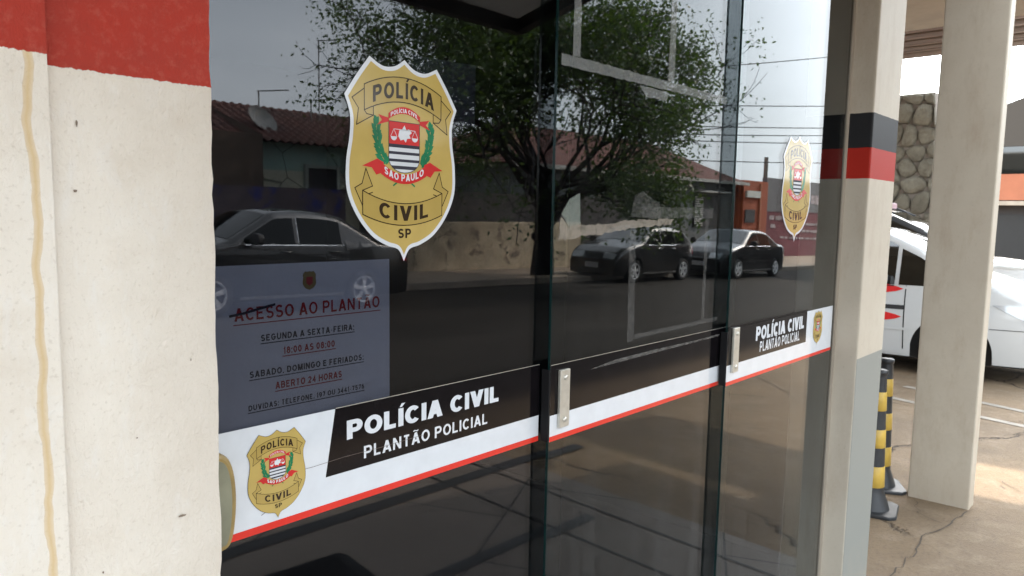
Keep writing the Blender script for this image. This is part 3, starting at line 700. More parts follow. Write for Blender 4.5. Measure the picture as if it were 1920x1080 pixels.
zone(d2,[(1.266,1.44),(1.43,1.452),(1.60,1.467),(1.74,1.472),(1.76,1.487),(1.60,1.486),(1.43,1.476),(1.30,1.468),(1.275,1.495)],M['resid2'],'torn_paper',2,.004)
zone(d2,[(1.550,1.49),(1.70,1.49),(1.68,1.53),(1.60,1.555),(1.565,1.55)],M['resid'],'tape_residue',3,.003)
zone(d2,[(1.275,1.497),(1.30,1.53),(1.34,1.545),(1.345,1.475),(1.30,1.470)],M['resid3'],'tape_residue',3,.001)
# notice behind the first leaf
nt=thing('paper_notice','blue grey paper notice with red heading taped behind the smoked leaf near the pull handle','notice',(.6,.0125,1.2),0)
def nf(k): return lambda u,v:(u-.6,-.0004*k,v-1.2)
m=MB(); m.grid(12,12,lambda u,v:(.462+.368*u-.6, .0005*math.sin(u*9+v*5), 1.00+.411*v-1.2)); m.build('sheet',M['paper'],nt,smooth=True)
F2=nf(2)
def ul(mb,x0,x1,z): mb.add([F2(x0,z),F2(x1,z),F2(x1,z+.0016),F2(x0,z+.0016)],[(0,1,2,3)])
mr=MB(); mk=MB()
text_on(mr,'ACESSO AO PLANTÃO',.533,.807,1.325,.0205,F2,.17); ul(mr,.531,.809,1.3185)
text_on(mk,'SEGUNDA A SEXTA-FEIRA;',.576,.752,1.2895,.0105,F2,.2); ul(mk,.575,.753,1.285)
text_on(mr,'18:00 AS 08:00',.615,.712,1.2645,.0115,F2,.2); ul(mr,.613,.714,1.260)
text_on(mk,'SABADO, DOMINGO E FERIADOS:',.556,.772,1.2335,.0105,F2,.2); ul(mk,.555,.773,1.229)
text_on(mr,'ABERTO 24 HORAS',.600,.726,1.209,.0115,F2,.2); ul(mr,.599,.727,1.2045)
text_on(mk,'DUVIDAS: TELEFONE. 197 OU 3441-7576',.553,.773,1.181,.0090,F2,.2); ul(mk,.552,.774,1.177)
stroke(mk,[(.526,1.334),(.55,1.337),(.575,1.342),(.60,1.3465)],.004,lambda u,v:nf(3)(u,v))
mr.build('red_lettering',M['pred'],nt); mk.build('black_lettering',M['pblk'],nt)
m=MB(); sc=.165*.56
m.add([nf(2)(.664+u*sc/1000*1.1,1.3815+v*sc/1000) for u,v in OUT],[tuple(range(len(OUT)))]); m.build('small_crest',simple('dim_gold_print',(.20,.15,.04),.7),nt)
m=MB(); m.add([nf(3)(.664+x,1.3815+z) for x,z in ((-.006,.006),(.006,.006),(.006,-.005),(0,-.009),(-.006,-.005))],[(0,1,2,3,4)]); m.build('crest_mark',M['pred'],nt)
sh=thing('dark_sheet','dark blue blank sheet taped behind the smoked leaf beside the large gold badge','paper sheet',(.93,.0125,1.75))
m=MB(); m.add([(-.05,0,-.085),(.112,0,-.085),(.112,0,.035),(-.05,0,.03)],[(0,1,2,3)]); m.build('sheet',M['dpaper'],sh)
mt=thing('rubber_doormat','black ribbed rubber doormat lying on the porch floor in front of the glass doors','doormat',(1.42,-1.42,gz(1.42,-1.42)+.010),.12)
m=MB(); po=catmull([(-.33,-.21),(.33,-.21),(.36,-.17),(.36,.17),(.33,.21),(-.33,.21),(-.36,.17),(-.36,-.17)],set(range(8)),1); m.prism(po,lambda u,v,h:(u,v,h),0,.012); m.build('mat',M['rubber'],mt,bevel=.003)
m=MB()
for k in range(15): m.box(-.31,.31,-.185+k*.0255,-.175+k*.0255,.0122,.016)
m.build('ribs',M['rubber'],mt)
# ------------------------------------------------------------------ columns
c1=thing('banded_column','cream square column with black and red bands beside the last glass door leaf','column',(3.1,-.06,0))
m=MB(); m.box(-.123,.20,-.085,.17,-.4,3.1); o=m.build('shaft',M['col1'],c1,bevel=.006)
m=MB(); m.box(-.131,-.1245,-.0,.012,-.1,2.42); m.build('edge_profile',M['woodl'],c1)
c2=thing('cream_pillar','plain cream square pillar standing beyond the two striped bollards','pillar',(4.80,-.10,0))
m=MB(); m.box(-.09,.035,-.165,.15,-.4,3.1); m.build('shaft',M['col2'],c2,bevel=.008)
# ------------------------------------------------------------------ bollards
def bollard(x,y,label,rot,proto=None):
    t=thing('striped_bollard',label,'bollard',(x,y,gz(x,y)+.002),rot,'black and yellow bollards')
    if proto:
        for ch in proto.children:
            c=ch.copy(); COL.objects.link(c); c.parent=t
        return t
    m=MB(); m.prism([(-.135,-.10),(-.10,-.135),(.10,-.135),(.135,-.10),(.135,.10),(.10,.135),(-.10,.135),(-.135,.10)],lambda u,v,h:(u,v,h),0,.022); m.build('base_plate',M['bolb'],t,bevel=.006)
    def rad(h): return .095-.035*min(1,(h-.02)/.10) if h<.12 else .060-.026*(h-.12)/.67
    m=MB(); m.lathe([(rad(h),h) for h in (.022,.04,.06,.08,.10,.12,.144,.262,.367,.469,.574,.679,.76)]+[(.036,.775),(.040,.78),(.040,.795),(.03,.80),(.0001,.80)],28); m.build('cone',M['bolb'],t,smooth=True)
    for a,b_ in ((.144,.262),(.367,.469),(.574,.679)):
        m=MB(); m.lathe([(rad(a)+.0003,a),(rad(a)+.002,a+.002),(rad(b_)+.002,b_-.002),(rad(b_)+.0003,b_)],28); m.build('yellow_band',M['boly'],t,smooth=True)
    return t
b0=bollard(4.31,.135,'striped bollard half hidden by the banded column, the nearer of two',.2)
bollard(4.76,.225,'striped bollard behind the nearer one, beside the plain cream pillar',.5,b0)
# ------------------------------------------------------------------ cars
def interp(pts,x):
    if x<=pts[0][0]: return pts[0][1]
    for (a,b_),(c,d) in zip(pts,pts[1:]):
        if x<=c:
            t=(x-a)/(c-a); return b_+(d-b_)*t
    return pts[-1][1]
def smooth_interp(pts,x,w=.045):
    return (interp(pts,x-w)+2*interp(pts,x-w/2)+2*interp(pts,x)+2*interp(pts,x+w/2)+interp(pts,x+w))/8
def car(name,label,cat,loc,rz,L,Wd,H,wb,fo,kind,mat,group=None,extras=None):
    t=thing(name,label,cat,loc,rz,group)
    xf=L/2-fo; xr=xf-wb; wr=.295; arch=.345 if kind in('sedan','hatch') else .40; sill=.20
    if kind=='sedan': prof=[(0,.50),(.012,.86),(.05,1.0),(.165,1.035),(.32,H-.05),(.40,H-.008),(.50,H),(.585,H-.025),(.755,1.0),(.90,.86),(.975,.70),(1,.52)]
    elif kind=='hatch': prof=[(0,.50),(.012,.90),(.03,1.02),(.13,H-.10),(.17,H-.03),(.30,H),(.45,H),(.55,H-.03),(.735,1.0),(.90,.86),(.975,.70),(1,.52)]
    elif kind=='mpv': prof=[(0,.50),(.012,1.0),(.05,H-.10),(.10,H-.03),(.30,H),(.50,H-.02),(.59,H-.08),(.70,1.43),(.77,1.22),(.875,1.09),(.95,.96),(.985,.78),(1,.55)]
    else: prof=[(0,.55),(.012,1.05),(.05,H-.06),(.10,H-.01),(.38,H),(.44,H-.04),(.57,1.68),(.67,1.38),(.72,1.29),(.90,1.19),(.975,1.03),(1,.65)]
    top=lambda x:smooth_interp([(p*L-L/2,z) for p,z in prof],x,.06) 
    belt={'sedan':.96,'hatch':.95,'mpv':1.0,'suv':1.18}[kind]
    def half_w(x,z):
        s=abs(2*x/L); pl=1-.13*s**5-.04*s**14
        tp=top(x); w=Wd/2
        if z>belt: w*=(.955-.20*(z-belt)/(H-belt))
        else:
            k=(z-.62)/(.4); w*=1-.045*k*k
        d_=tp-z
        if d_<.09: w-=.055*(1-d_/.09)**2
        return w*pl
    def bottom(x):
        for xw in (xf,xr):
            if abs(x-xw)<arch: return max(sill,wr-.0+math.sqrt(arch*arch-(x-xw)**2))
        return sill
    xs=set([round(-L/2+L*i/96,4) for i in range(97)])
    for xw in (xf,xr):
        for k in range(25):
            a=math.pi*k/24; xs.add(round(xw+arch*math.cos(a),4))
        xs.add(round(xw+arch+.002,4)); xs.add(round(xw-arch-.002,4))
    xs=sorted(xs); n=22; m=MB()
    rows=[]
    ring=[]
    for x in xs:
        b_=bottom(x); tp=top(x); r=[]
        zs=[]
        for j in range(n+1):
            u=j/n; zs.append(b_+(tp-b_)*(1-(1-u)**1.35))
        for z in zs: r.append((x,half_w(x,z),z))
        wt=half_w(x,tp)
        for j in range(1,12):
            u=1-2*j/12; r.append((x,wt*u,tp+.035*(1-u*u)*(1 if tp>belt else .8)))
        for z in reversed(zs): r.append((x,-half_w(x,z),z))
        ring.append(r)
    K=len(ring[0]); m.add([p for r in ring for p in r],[(i*K+k,i*K+k+1,(i+1)*K+k+1,(i+1)*K+k) for i in range(len(ring)-1) for k in range(K-1)])
    for i in (0,len(ring)-1): m.add(ring[i],[tuple(range(K))])
    body=m.build('body',mat,t,smooth=True)
    m=MB(); m.box(-L/2+.12,L/2-.12,-Wd/2+.20,Wd/2-.20,.17,.62); m.build('underbody',M['trim'],t)
    def patch(name,xa,xb,lo_,hi,mt,off=.004,sides=(1,-1),nx=16,nz=4):
        for sg in sides:
            p=MB(); cols=[]
            for i in range(nx+1):
                x=xa+(xb-xa)*i/nx; a=lo_(x); h=hi(x)
                if h<a+.004: h=a+.004
                cols.append([(x,sg*(half_w(x,a+(h-a)*j/nz)+off),a+(h-a)*j/nz) for j in range(nz+1)])
            q_=nz+1; p.add([v for c in cols for v in c],[(i*q_+j,i*q_+j+1,(i+1)*q_+j+1,(i+1)*q_+j) for i in range(nx) for j in range(nz)])
            p.build(name,mt,t,smooth=True)
    def tpatch(name,xa,xb,ua,ub,mt,off=.006,nx=12,nu=10):
        p=MB()
        def f(a,b_):
            x=xa+(xb-xa)*a; u=ua+(ub-ua)*b_; tp=top(x); w=half_w(x,tp)
            e=.01; sl=(top(x+e)-top(x-e))/(2*e); nn=Vector((-sl,0,1)).normalized()
            return (x+nn.x*off,w*u,tp+.035*(1-u*u)*(1 if tp>belt else .8)+nn.z*off)
        p.grid(nx,nu,f); return p.build(name,mt,t,smooth=True)
    P=lambda s: s*L-L/2
    CG=M['cglass2'] if mat is M['cblack'] else M['cglass']
    cfg={'sedan':((.33,.50),(.515,.70),(.20,.32),(.60,.745),(.175,.305)),'hatch':((.30,.47),(.485,.68),(.15,.285),(.565,.725),(.04,.13)),
         'mpv':((.20,.42),(.435,.635),(.08,.19),(.61,.79),(.02,.06)),'suv':((.22,.37),(.385,.575),(.07,.205),(.45,.66),(.02,.05))}[kind]
    cap=lambda x: top(x)-.085
    lo_=lambda x: belt+.015
    patch('rear_window',P(cfg[0][0]),P(cfg[0][1]),lo_,cap,CG)
    patch('front_window',P(cfg[1][0]),P(cfg[1][1]),lo_,cap,CG)
    if kind in('hatch','mpv','suv'): patch('quarter_window',P(cfg[2][0]),P(cfg[2][1]),lambda x:belt+.04,lambda x:cap(x)-.01,CG)
    if kind=='mpv': patch('front_quarter_window',P(.646),P(.785),lambda x:belt+.015,lambda x:top(x)-.10,CG)
    tpatch('windscreen',P(cfg[3][0]),P(cfg[3][1]),-.93,.93,CG)
    tpatch('rear_screen',P(cfg[4][0]),P(cfg[4][1]),-.88,.88,CG)
    # window surround, door gaps, sill, side strip
    for s in (cfg[0][0]-.015,cfg[1][0]-.0075,cfg[1][1]+.03):
        patch('door_gap',P(s),P(s)+(.012 if mat is M['cwhite'] else .008),lambda x:sill+.08,lambda x:belt+.01,M['seam'],.0022,nx=1,nz=10)
    patch('side_strip',xr+arch+.03,xf-arch-.03,lambda x:.50,lambda x:.53,M['trim'] if mat is not M['cwhite'] else M['cwhite'],.012,nx=10,nz=2)
    patch('sill_strip',xr+arch+.03,xf-arch-.03,lambda x:.225,lambda x:.265,M['chrome'] if kind in('hatch','sedan') else M['cwhite'],.010,nx=10,nz=2)
    for sg in (1,-1):
        for s in (cfg[0][0]+.015,cfg[1][0]+.02):
            x=P(s); p=MB(); y=half_w(x,.86); p.tube([(x-.01,sg*(y+.002),.86),(x+.02,sg*(y+.03),.865),(x+.13,sg*(y+.03),.868),(x+.16,sg*(y+.002),.865)],.013,8); p.build('door_handle',M['chrome'] if kind=='hatch' else mat,t,smooth=True)
        x=P(cfg[1][1]-.03) ; y=half_w(x,belt)
        p=MB(); p.tube([(x,sg*(y-.01),belt+.03),(x,sg*(y+.06),belt+.07)],.02,8); p.build('mirror_arm',M['trim'],t)
        p=MB(); p.prism(catmull([(-.08,-.06),(.09,-.07),(.10,.03),(.05,.07),(-.07,.07)],set(),4),lambda u,v,h:(x+h*.6+.02,sg*(y+.06+(u+.08)),belt+.09+v),-.07,.07); p.build('mirror',M['trim'] if mat is not M['cwhite'] else M['cwhite'],t,bevel=.02)
    patch('belt_glint_trim',P(cfg[0][0]-.01),P(cfg[1][1]),lambda x:belt-.002,lambda x:belt+.010,M['chrome'] if kind in('sedan','hatch') else M['trim'],.007,nx=12,nz=1)  # bright strip imitates highlights on glossy rubber, on sedans and hatchback
    patch('pillar_glint_trim',P(cfg[0][1])+.002,P(cfg[0][1])+.012,lambda x:belt+.015,cap,M['chrome'] if kind in('sedan','hatch') else M['trim'],.006,nx=1,nz=5)  # same imitated highlight, run up the door pillar
    # lamps, plate, bumper lines
    patch('tail_lamp',-L/2+.004,-L/2+.20,lambda x:.72,lambda x:min(.96,top(x)-.025),M['tail'],.006,nx=6)
    patch('head_lamp',L/2-.48,L/2-.10,lambda x:.62+.22*(max(0,(L/2-.1-x))/.38)**.8,lambda x:min(.85,top(x)-.06),M['head'],.006,nx=8)
    tpatch('head_lamp',P(.965),P(.993),.45,.98,M['head'],.006); tpatch('head_lamp',P(.965),P(.993),-.98,-.45,M['head'],.006); tpatch('grille',P(.968),P(.995),-.38,.38,M['trim'],.006)
    for sx,zz in ((1,.42),(-1,.72)):
        p=MB(); xx=sx*(L/2+.004); p.box(min(xx,xx+sx*.012),max(xx,xx+sx*.012),-.20,.20,zz-.065,zz+.065)
        if sx==1: p.build('number_plate',M['plate'],t)
    p=MB(); p.box(L/2-.002,L/2+.008,-.45,.45,.24,.34); p.build('air_intake',M['trim'],t)
    patch('bumper_gap',L/2-.5,L/2-.02,lambda x:.585,lambda x:.592,M['seam'],.003,nx=8,nz=1)
    # wheels
    for xw in (xf,xr):
        for sg in (1,-1):
            yc=sg*(Wd/2-.115)
            w=MB(); pr=[(.19,-.085),(.24,-.098),(.275,-.092),(.293,-.07),(.296,0),(.293,.07),(.275,.092),(.24,.098),(.19,.085)]
            w.lathe(pr,36,'y',(xw,yc,wr)); T_=w.build('wheel',M['tyre'],t,smooth=True)
            w=MB(); yo=yc+sg*.088
            w.lathe([(.205,yo-yc-sg*.0),(.20,yo-yc+sg*.006),(.188,yo-yc+sg*.004),(.180,yo-yc-sg*.03)],36,'y',(xw,yc,wr))
            w.lathe([(.0001,yo-yc+sg*.004),(.035,yo-yc+sg*.004),(.05,yo-yc-sg*.008)],18,'y',(xw,yc,wr))
            for k in range(5):
                a=2*math.pi*k/5+.3; ca,sa=math.cos(a),math.sin(a)
                pts=[(.03,-.022),(.19,-.040),(.19,.040),(.03,.022)]
                vv=[]
                for h in (0,-.02):
                    for r_,q_ in pts: vv.append((xw+r_*ca-q_*sa,yo+sg*(-.004+h),wr+r_*sa+q_*ca))
                w.add(vv,[(0,1,2,3),(0,1,5,4),(1,2,6,5),(2,3,7,6),(3,0,4,7)])
            w.build('rim',M['rim'],T_)
            w=MB(); w.lathe([(.0001,-sg*.0),(.19,-sg*.0)],24,'y',(xw,yo-sg*.045,wr)); w.build('brake_disc',M['trim'],T_)
    if extras: extras(t,patch,tpatch,P,half_w,top,belt)
    return t
def ga(x,y): return gz(x,y)
tilt=.0243
def place(o,tx=tilt):
    # follow the slope of the street
    n_=Vector((.0243,.0205,1)).normalized(); q_=Vector((0,0,1)).rotation_difference(n_)
    o.rotation_mode='QUATERNION'; o.rotation_quaternion=q_@Matrix.Rotation(o.rotation_euler.z,3,'Z').to_quaternion()
def carat(x,y,*a,**k):
    o=car(*a[:3],(x,y,gz(x,y)),*a[3:],**k); place(o); return o
carat(5.62,-9.02,'parked_sedan','dark green black sedan parked nearest on the far side of the street','car',math.pi,4.14,1.66,1.43,2.40,.80,'sedan',M['cblack'],group='cars parked across the street')
carat(16.6,-9.83,'parked_hatchback','graphite hatchback with silver sill parked between the two sedans','car',math.pi,3.78,1.64,1.40,2.36,.76,'hatch',M['cgraph'],group='cars parked across the street')
carat(21.55,-9.45,'parked_sedan','black sedan with bright sill strips parked last along the kerb','car',math.pi,4.30,1.70,1.42,2.60,.82,'sedan',M['cgraph'],group='cars parked across the street')
def police(t,patch,tpatch,P,hw,top,belt):
    for z0,z1 in ((.91,1.03),(.59,.71)):
        patch('red_dart',P(.45),P(.66),lambda x,z0=z0,z1=z1:(z0+z1)/2-(z1-z0)/2*min(1,max(0,P(.66)-x)/.26)**.6,lambda x,z0=z0,z1=z1:(z0+z1)/2+(z1-z0)/2*min(1,max(0,P(.66)-x)/.26)**.6,M['cred'],.004,nx=12)
    patch('black_stripe',P(.1),P(.665),lambda x:.735,lambda x:.785,M['trim'],.004,nx=8)
PC='police cars parked beyond the pillar'
a=carat(10.04,1.93,'police_car','white people carrier with red darts on its door parked behind the cream pillar','police car',-math.pi/2,4.0,1.70,1.72,2.55,.86,'mpv',M['cwhite'],group=PC,extras=police)
def suvx(t,patch,tpatch,P,hw,top,belt):
    for sg in (1,-1):
        p=MB(); w=.56; p.tube([(P(.12),sg*w,top(P(.12))+.02),(P(.16),sg*w,top(P(.2))+.07),(P(.40),sg*w,top(P(.40))+.07),(P(.46),sg*w,top(P(.46))+.02)],.018,8); p.build('roof_rail',M['trim'],t,smooth=True)
    p=MB(); p.box(P(.33),P(.40),-.55,.55,top(P(.38))+.05,top(P(.38))+.15); p.build('light_bar',simple('pale_red_lamp_cover',(.5,.35,.38),.3),t,bevel=.02)
    tpatch('black_bonnet_panel',P(.74),P(.90),-.45,.45,M['trim'],.004)
    for s in (1,-1):
        patch('roof_side_paint',P(.1),P(.70),lambda x:top(x)-.10,lambda x:top(x)-.01,M['trim'],.003,sides=(s,))
carat(12.65,2.02,'police_car','white police estate with black roof rails and a light bar behind the people carrier','police car',-math.pi/2,4.5,1.78,2.0,2.7,.85,'suv',M['cwhite'],group=PC,extras=suvx)
# ------------------------------------------------------------------ right background
t=thing('carport_roof','brown slatted edge beam of a carport roof above the parked police cars','roof')
m=MB()
for i in range(5): 
    z=3.38+i*.072; m.box(9.62+.03*(i%2)*0,9.70,-.75,7.5,z,z+.062,None,None)
    m.box(9.60-.012*i,9.62-.012*i,-.75,7.5,z+.045,z+.062)
m.build('slat_fascia',M['wood'],t)
m=MB(); m.box(9.48,9.72,-.75,7.5,3.745,4.02); m.build('edge_beam',M['woodl'],t,bevel=.01)
m=MB()
for xa,xb,ya in ((9.73,11.8,1.6),(11.8,15,.6)):  # unseen roof, cut to an L to shape the sun patches below
    za,zb_=3.9+(xa-9.73)*.19,3.9+(xb-9.73)*.19; m.add([(xa,ya,za),(xb,ya,zb_),(xb,7.5,zb_),(xa,7.5,za),(xa,ya,za+.07),(xb,ya,zb_+.07),(xb,7.5,zb_+.07),(xa,7.5,za+.07)],[(0,1,2,3),(4,5,6,7),(0,1,5,4),(1,2,6,5),(2,3,7,6),(3,0,4,7)]); m.build('sun_cut_roof_sheet',M['sheet'],t)
m=MB(); m.box(9.5,9.7,6.9,7.1,-.5,3.38); m.box(14.6,14.8,6.9,7.1,-.6,4.8); m.build('post',M['woodl'],t)
t=thing('stone_pier','tall tapering pier clad in rubble stone behind the police cars','stone pier',(15.4,3.1,0))
m=MB(); z0,z1=-.5,3.84
def lim(z): k=(z-z0)/(z1-z0); return -.98+.48*k, 1.4-.5*k
m.add([(.06,-.96,z0),(.06,1.38,z0),(.8,1.38,z0),(.8,-.96,z0),(.06,-.49,z1),(.06,.88,z1),(.8,.88,z1),(.8,-.49,z1)],[(0,1,2,3)[::-1],(4,5,6,7),(0,1,5,4),(1,2,6,5),(2,3,7,6),(3,0,4,7)])
m.build('mortar_core',M['kerb'],t)
def clip(poly,n_,c_):
    out=[]
    for a,b_ in zip(poly,poly[1:]+poly[:1]):
        da,db=a[0]*n_[0]+a[1]*n_[1]-c_, b_[0]*n_[0]+b_[1]*n_[1]-c_
        if da<=0: out.append(a)
        if da*db<0: k=da/(da-db); out.append((a[0]+(b_[0]-a[0])*k,a[1]+(b_[1]-a[1])*k))
    return out
rs=random.Random(21); seeds=[]
for r_ in range(13):
    for c_ in range(7): seeds.append((-.98+(c_+.5+.5*(r_%2)*.8)*.36+rs.uniform(-.12,.12),z0+(r_+.5)*.345+rs.uniform(-.11,.11)))
m=MB()
for a in seeds:
    poly=[(-.98,z0),(1.4,z0),(.9,z1+.02),(-.5,z1)]
    for b_ in seeds:
        if b_ is a: continue
        dx,dz_=b_[0]-a[0],b_[1]-a[1]
        if dx*dx+dz_*dz_>1.2: continue
        poly=clip(poly,(dx,dz_),((a[0]+b_[0])/2*dx+(a[1]+b_[1])/2*dz_)); 
        if len(poly)<3: break
    if len(poly)<3: continue
    cx_=sum(p[0] for p in poly)/len(poly); cz_=sum(p[1] for p in poly)/len(poly); D_=rs.uniform(.03,.09)
    # round the corners of each stone and dome its face
    pts=[]
    for k in range(len(poly)):
        p,q_,r_=poly[k-1],poly[k],poly[(k+1)%len(poly)]
        pts.append((q_[0]*.72+p[0]*.28,q_[1]*.72+p[1]*.28)); pts.append((q_[0]*.72+r_[0]*.28,q_[1]*.72+r_[1]*.28))
    rings=[]
    for s_,x_ in ((.95,.055),(.93,.02),(.82,.02-D_*.6),(.5,.02-D_)):
        rings.append([(x_+rs.uniform(-.008,.008),cx_+(u-cx_)*s_,cz_+(v-cz_)*s_) for u,v in pts])
    n_=len(pts); m.add([p for r_ in rings for p in r_]+[(.02-D_*1.05,cx_,cz_)],[(q_*n_+k,q_*n_+(k+1)%n_,(q_+1)*n_+(k+1)%n_,(q_+1)*n_+k) for q_ in range(3) for k in range(n_)]+[(3*n_+k,3*n_+(k+1)%n_,4*n_) for k in range(n_)])
m.build('stone_facing',M['stone'],t)
t=thing('far_shop','two storey brick and orange shop with a dark shutter at the end of the yard','building',(30,1,0))
m=MB(); m.box(0,8,-9,3.5,-1,2.85); m.build('lower_wall',plaster('dark_shopfront',(.04,.037,.037),(.06,.055,.055),1),t)
m=MB(); m.box(-.02,8,-9,3.5,2.86,3.08); m.build('orange_band',M['orange2'],t)
m=MB(); m.box(-.06,-.021,-9,3.5,2.2,3.0); m.build('orange_fascia',M['orange2'],t)
m=MB(); m.box(-.5,-.061,-9,3.5,2.02,2.16); m.build('cream_awning_edge',M['woodl'],t)
m=MB(); m.box(0,8,-9,3.5,3.09,4.0); m.build('window_band',M['cglass'],t)
def brick():
    n=N('dark_brick'); b_=n.n('ShaderNodeTexBrick'); n.l(n.mapv((1,1,1),(R(90),0,R(90))),b_.inputs['Vector']); n.set(b_,Scale=4,Color1=(.06,.03,.024,1),Color2=(.08,.04,.03,1),Mortar=(.07,.06,.05,1)); n.bsdf(b_.outputs[0],.85); return n.m
m=MB(); m.add([(0,-9,4.01),(0,3.5,4.01),(0,3.5,5.2),(0,2.0,5.75),(0,-9,5.75),(8,-9,4.01),(8,3.5,4.01),(8,3.5,5.2),(8,2.0,5.75),(8,-9,5.75)],[(0,1,2,3,4),(9,8,7,6,5),(0,1,6,5),(1,2,7,6),(2,3,8,7),(3,4,9,8),(4,0,5,9)]); m.build('brick_gable',brick(),t)
m=MB()
for k in range(5): m.box(-.05,-.001,-8.5+k*2.4,-6.4+k*2.4,-.6,1.7)
m.build('shutter',M['dsteel'],t)
t=thing('yard_wall','low rendered wall closing the yard behind the police cars','wall')
m=MB(); m.box(19,19.2,6,16,-1,1.1); m.box(3.4,19,9,9.2,-1,2.4); m.build('wall_run',M['lgrey'],t)
# ------------------------------------------------------------------ porch canopy
t=thing('porch_canopy','sloping porch canopy of pale sheets on a dark steel frame over the doors','canopy')
x0,x1=-2.4,3.43; yf,zf=-2.05,2.575; yb,zb=-.12,3.03; dz=.08
sl=(zb-zf)/(yb-yf)
m=MB(); m.box(x0,x1,yf-.03,yf+.03,zf,zf+dz); m.build('front_beam',M['dsteel'],t)
for i,x in enumerate([x1-.07]+[x1-1.05-1.0*k for k in range(5)]):
    m=MB(); m.add([(x,yf+.031,zf+.005),(x+.07,yf+.031,zf+.005),(x+.07,yb,zb+.005),(x,yb,zb+.005),(x,yf+.031,zf+.078),(x+.07,yf+.031,zf+.078),(x+.07,yb,zb+.078),(x,yb,zb+.078)],[(0,1,2,3),(4,5,6,7),(0,1,5,4),(1,2,6,5),(2,3,7,6),(3,0,4,7)]); m.build('rafter',M['dsteel'],t)
m=MB(); m.add([(x0,yf-.1,zf+.088),(x1+.02,yf-.1,zf+.088),(x1+.02,yb,zb+.088),(x0,yb,zb+.088),(x0,yf-.1,zf+.096),(x1+.02,yf-.1,zf+.096),(x1+.02,yb,zb+.096),(x0,yb,zb+.096)],[(0,1,2,3),(4,5,6,7),(0,1,5,4),(1,2,6,5),(2,3,7,6),(3,0,4,7)]); m.build('canopy_sheet',M['sheet'],t)
# ------------------------------------------------------------------ houses across the street
def tiled(mb,x0,x1,y0,z0,y1,z1,pitch=.21,rows=12):
    nx=int((x1-x0)/pitch*6); ny=rows*2
    def f(u,v):
        x=x0+(x1-x0)*u; j=v*rows; k=j-math.floor(j+1e-6)
        h=.07*abs(math.sin(math.pi*x/pitch))+.09*(1-k)
        return (x,y0+(y1-y0)*v,z0+(z1-z0)*v+h+.012*noise.noise(Vector((x*3,v*20,0))))
    mb.grid(nx,ny,f)
hl=thing('tiled_house','low mint and cream house with a mossy clay tile roof across the street','house')
m=MB(); m.box(7.9,13.2,-18.8,-14,-.6,2.95); m.build('wall',M['mint'],hl)
m=MB(); tiled(m,6.9,13.6,-13.6,2.80,-16.2,3.86); m.build('roof',M['tile'],hl)
m=MB(); m.add([(6.9,-16.2,3.86),(13.6,-16.2,3.86),(13.6,-19.0,2.8),(6.9,-19.0,2.8)],[(0,1,2,3)]); m.add([(7.9,-14,2.8),(7.9,-18.8,2.8),(7.9,-16.2,3.8)],[(0,1,2)]); m.add([(13.2,-14,2.8),(13.2,-18.8,2.8),(13.2,-16.2,3.8)],[(0,1,2)]); m.build('rear_roof',M['tile'],hl)
m=MB()
for i in range(17):
    x=6.9+i*.4; m.lathe([(.10,0),(.115,.38),(.13,.41)],10,'z',(0,0,0)); vs=m.v[-30:]; m.v[-30:]=[(x+p[2],-16.2+p[1],3.90+p[0]*.8) for p in vs]
m.build('ridge_tiles',M['tile'],hl)
fr=MB(); fr.box(9.28,9.36,-13.99,-13.9,-.2,2.50); fr.box(10.14,10.22,-13.99,-13.9,-.2,2.50); fr.box(9.361,10.139,-13.99,-13.9,2.42,2.50); F_=fr.build('window_frame',simple('pale_frame',(.32,.36,.34),.6),hl)
m=MB(); m.box(9.361,10.139,-13.985,-13.95,-.2,2.419); m.build('dark_opening',M['inner'],F_)
t=thing('brown_house','brown rendered house wall at the near end of the mint house','house')
m=MB(); m.box(3,7.85,-18.5,-13.2,-.6,3.0); m.add([(7.852,-13.2,3.0),(7.852,-18.5,3.0),(7.852,-16,3.9)],[(0,1,2)]); m.build('wall',M['brownwall'],t)
m=MB(); tiled(m,3,6.85,-12.9,2.95,-16,3.95); m.build('roof',M['tile'],t)
d=thing('satellite_dish','round grey satellite dish on the front slope of the mint house roof','satellite dish',(8.55,-14.6,3.15))
m=MB()
prof=[(.0001,.0),(.12,.012),(.24,.05),(.33,.10),(.37,.135)]
m.lathe(prof,28); rot=Matrix.Rotation(R(-52),3,'X')@Matrix.Rotation(R(12),3,'Y'); m.v=[tuple(rot@Vector((p[0],p[1],p[2]))+Vector((0,0,.25))) for p in m.v]; m.build('reflector',M['dish'],d,smooth=True)
m=MB(); m.tube([(0,-.02,-.25),(0,-.05,.2)],.022,8); m.build('mast',M['metal'],d)
m=MB(); e=rot@Vector((0,0,.42))+Vector((0,0,.25)); a_=rot@Vector((.0,-.33,.10))+Vector((0,0,.25)); m.tube([a_,e],.012,6); m.build('feed_arm',M['metal'],d)
def antenna(x,y,z0,z1,label,boom,els,dirx=1):
    t=thing('roof_antenna',label,'antenna',(x,y,z0),0,'antennas above the mint house roof')
    m=MB(); m.tube([(0,0,0),(0,0,z1-z0)],.018,6); m.build('mast',M['metal'],t)
    m=MB(); h=z1-z0; m.tube([(-.05,0,h-.03),(boom*dirx,.3,h+.05)],.016,5)
    m.build('boom',M['metal'],t); m=MB()
    for k in range(els):
        q_=(k+.5)/els; x_=boom*dirx*q_; l=.22-.1*q_; m.tube([(x_,.3*q_-l*.1,h-l+.05*q_-.03),(x_,.3*q_+l*.1,h+l+.05*q_-.03)],.004,4)
    if els: m.build('elements',M['metal'],t)
antenna(9.03,-15.5,3.4,4.27,'short antenna with a single boom nearest the dish on the mint house roof',.62,0)
antenna(10.45,-15.5,3.4,4.22,'short antenna standing beside the tall mast on the mint house roof',.55,0)
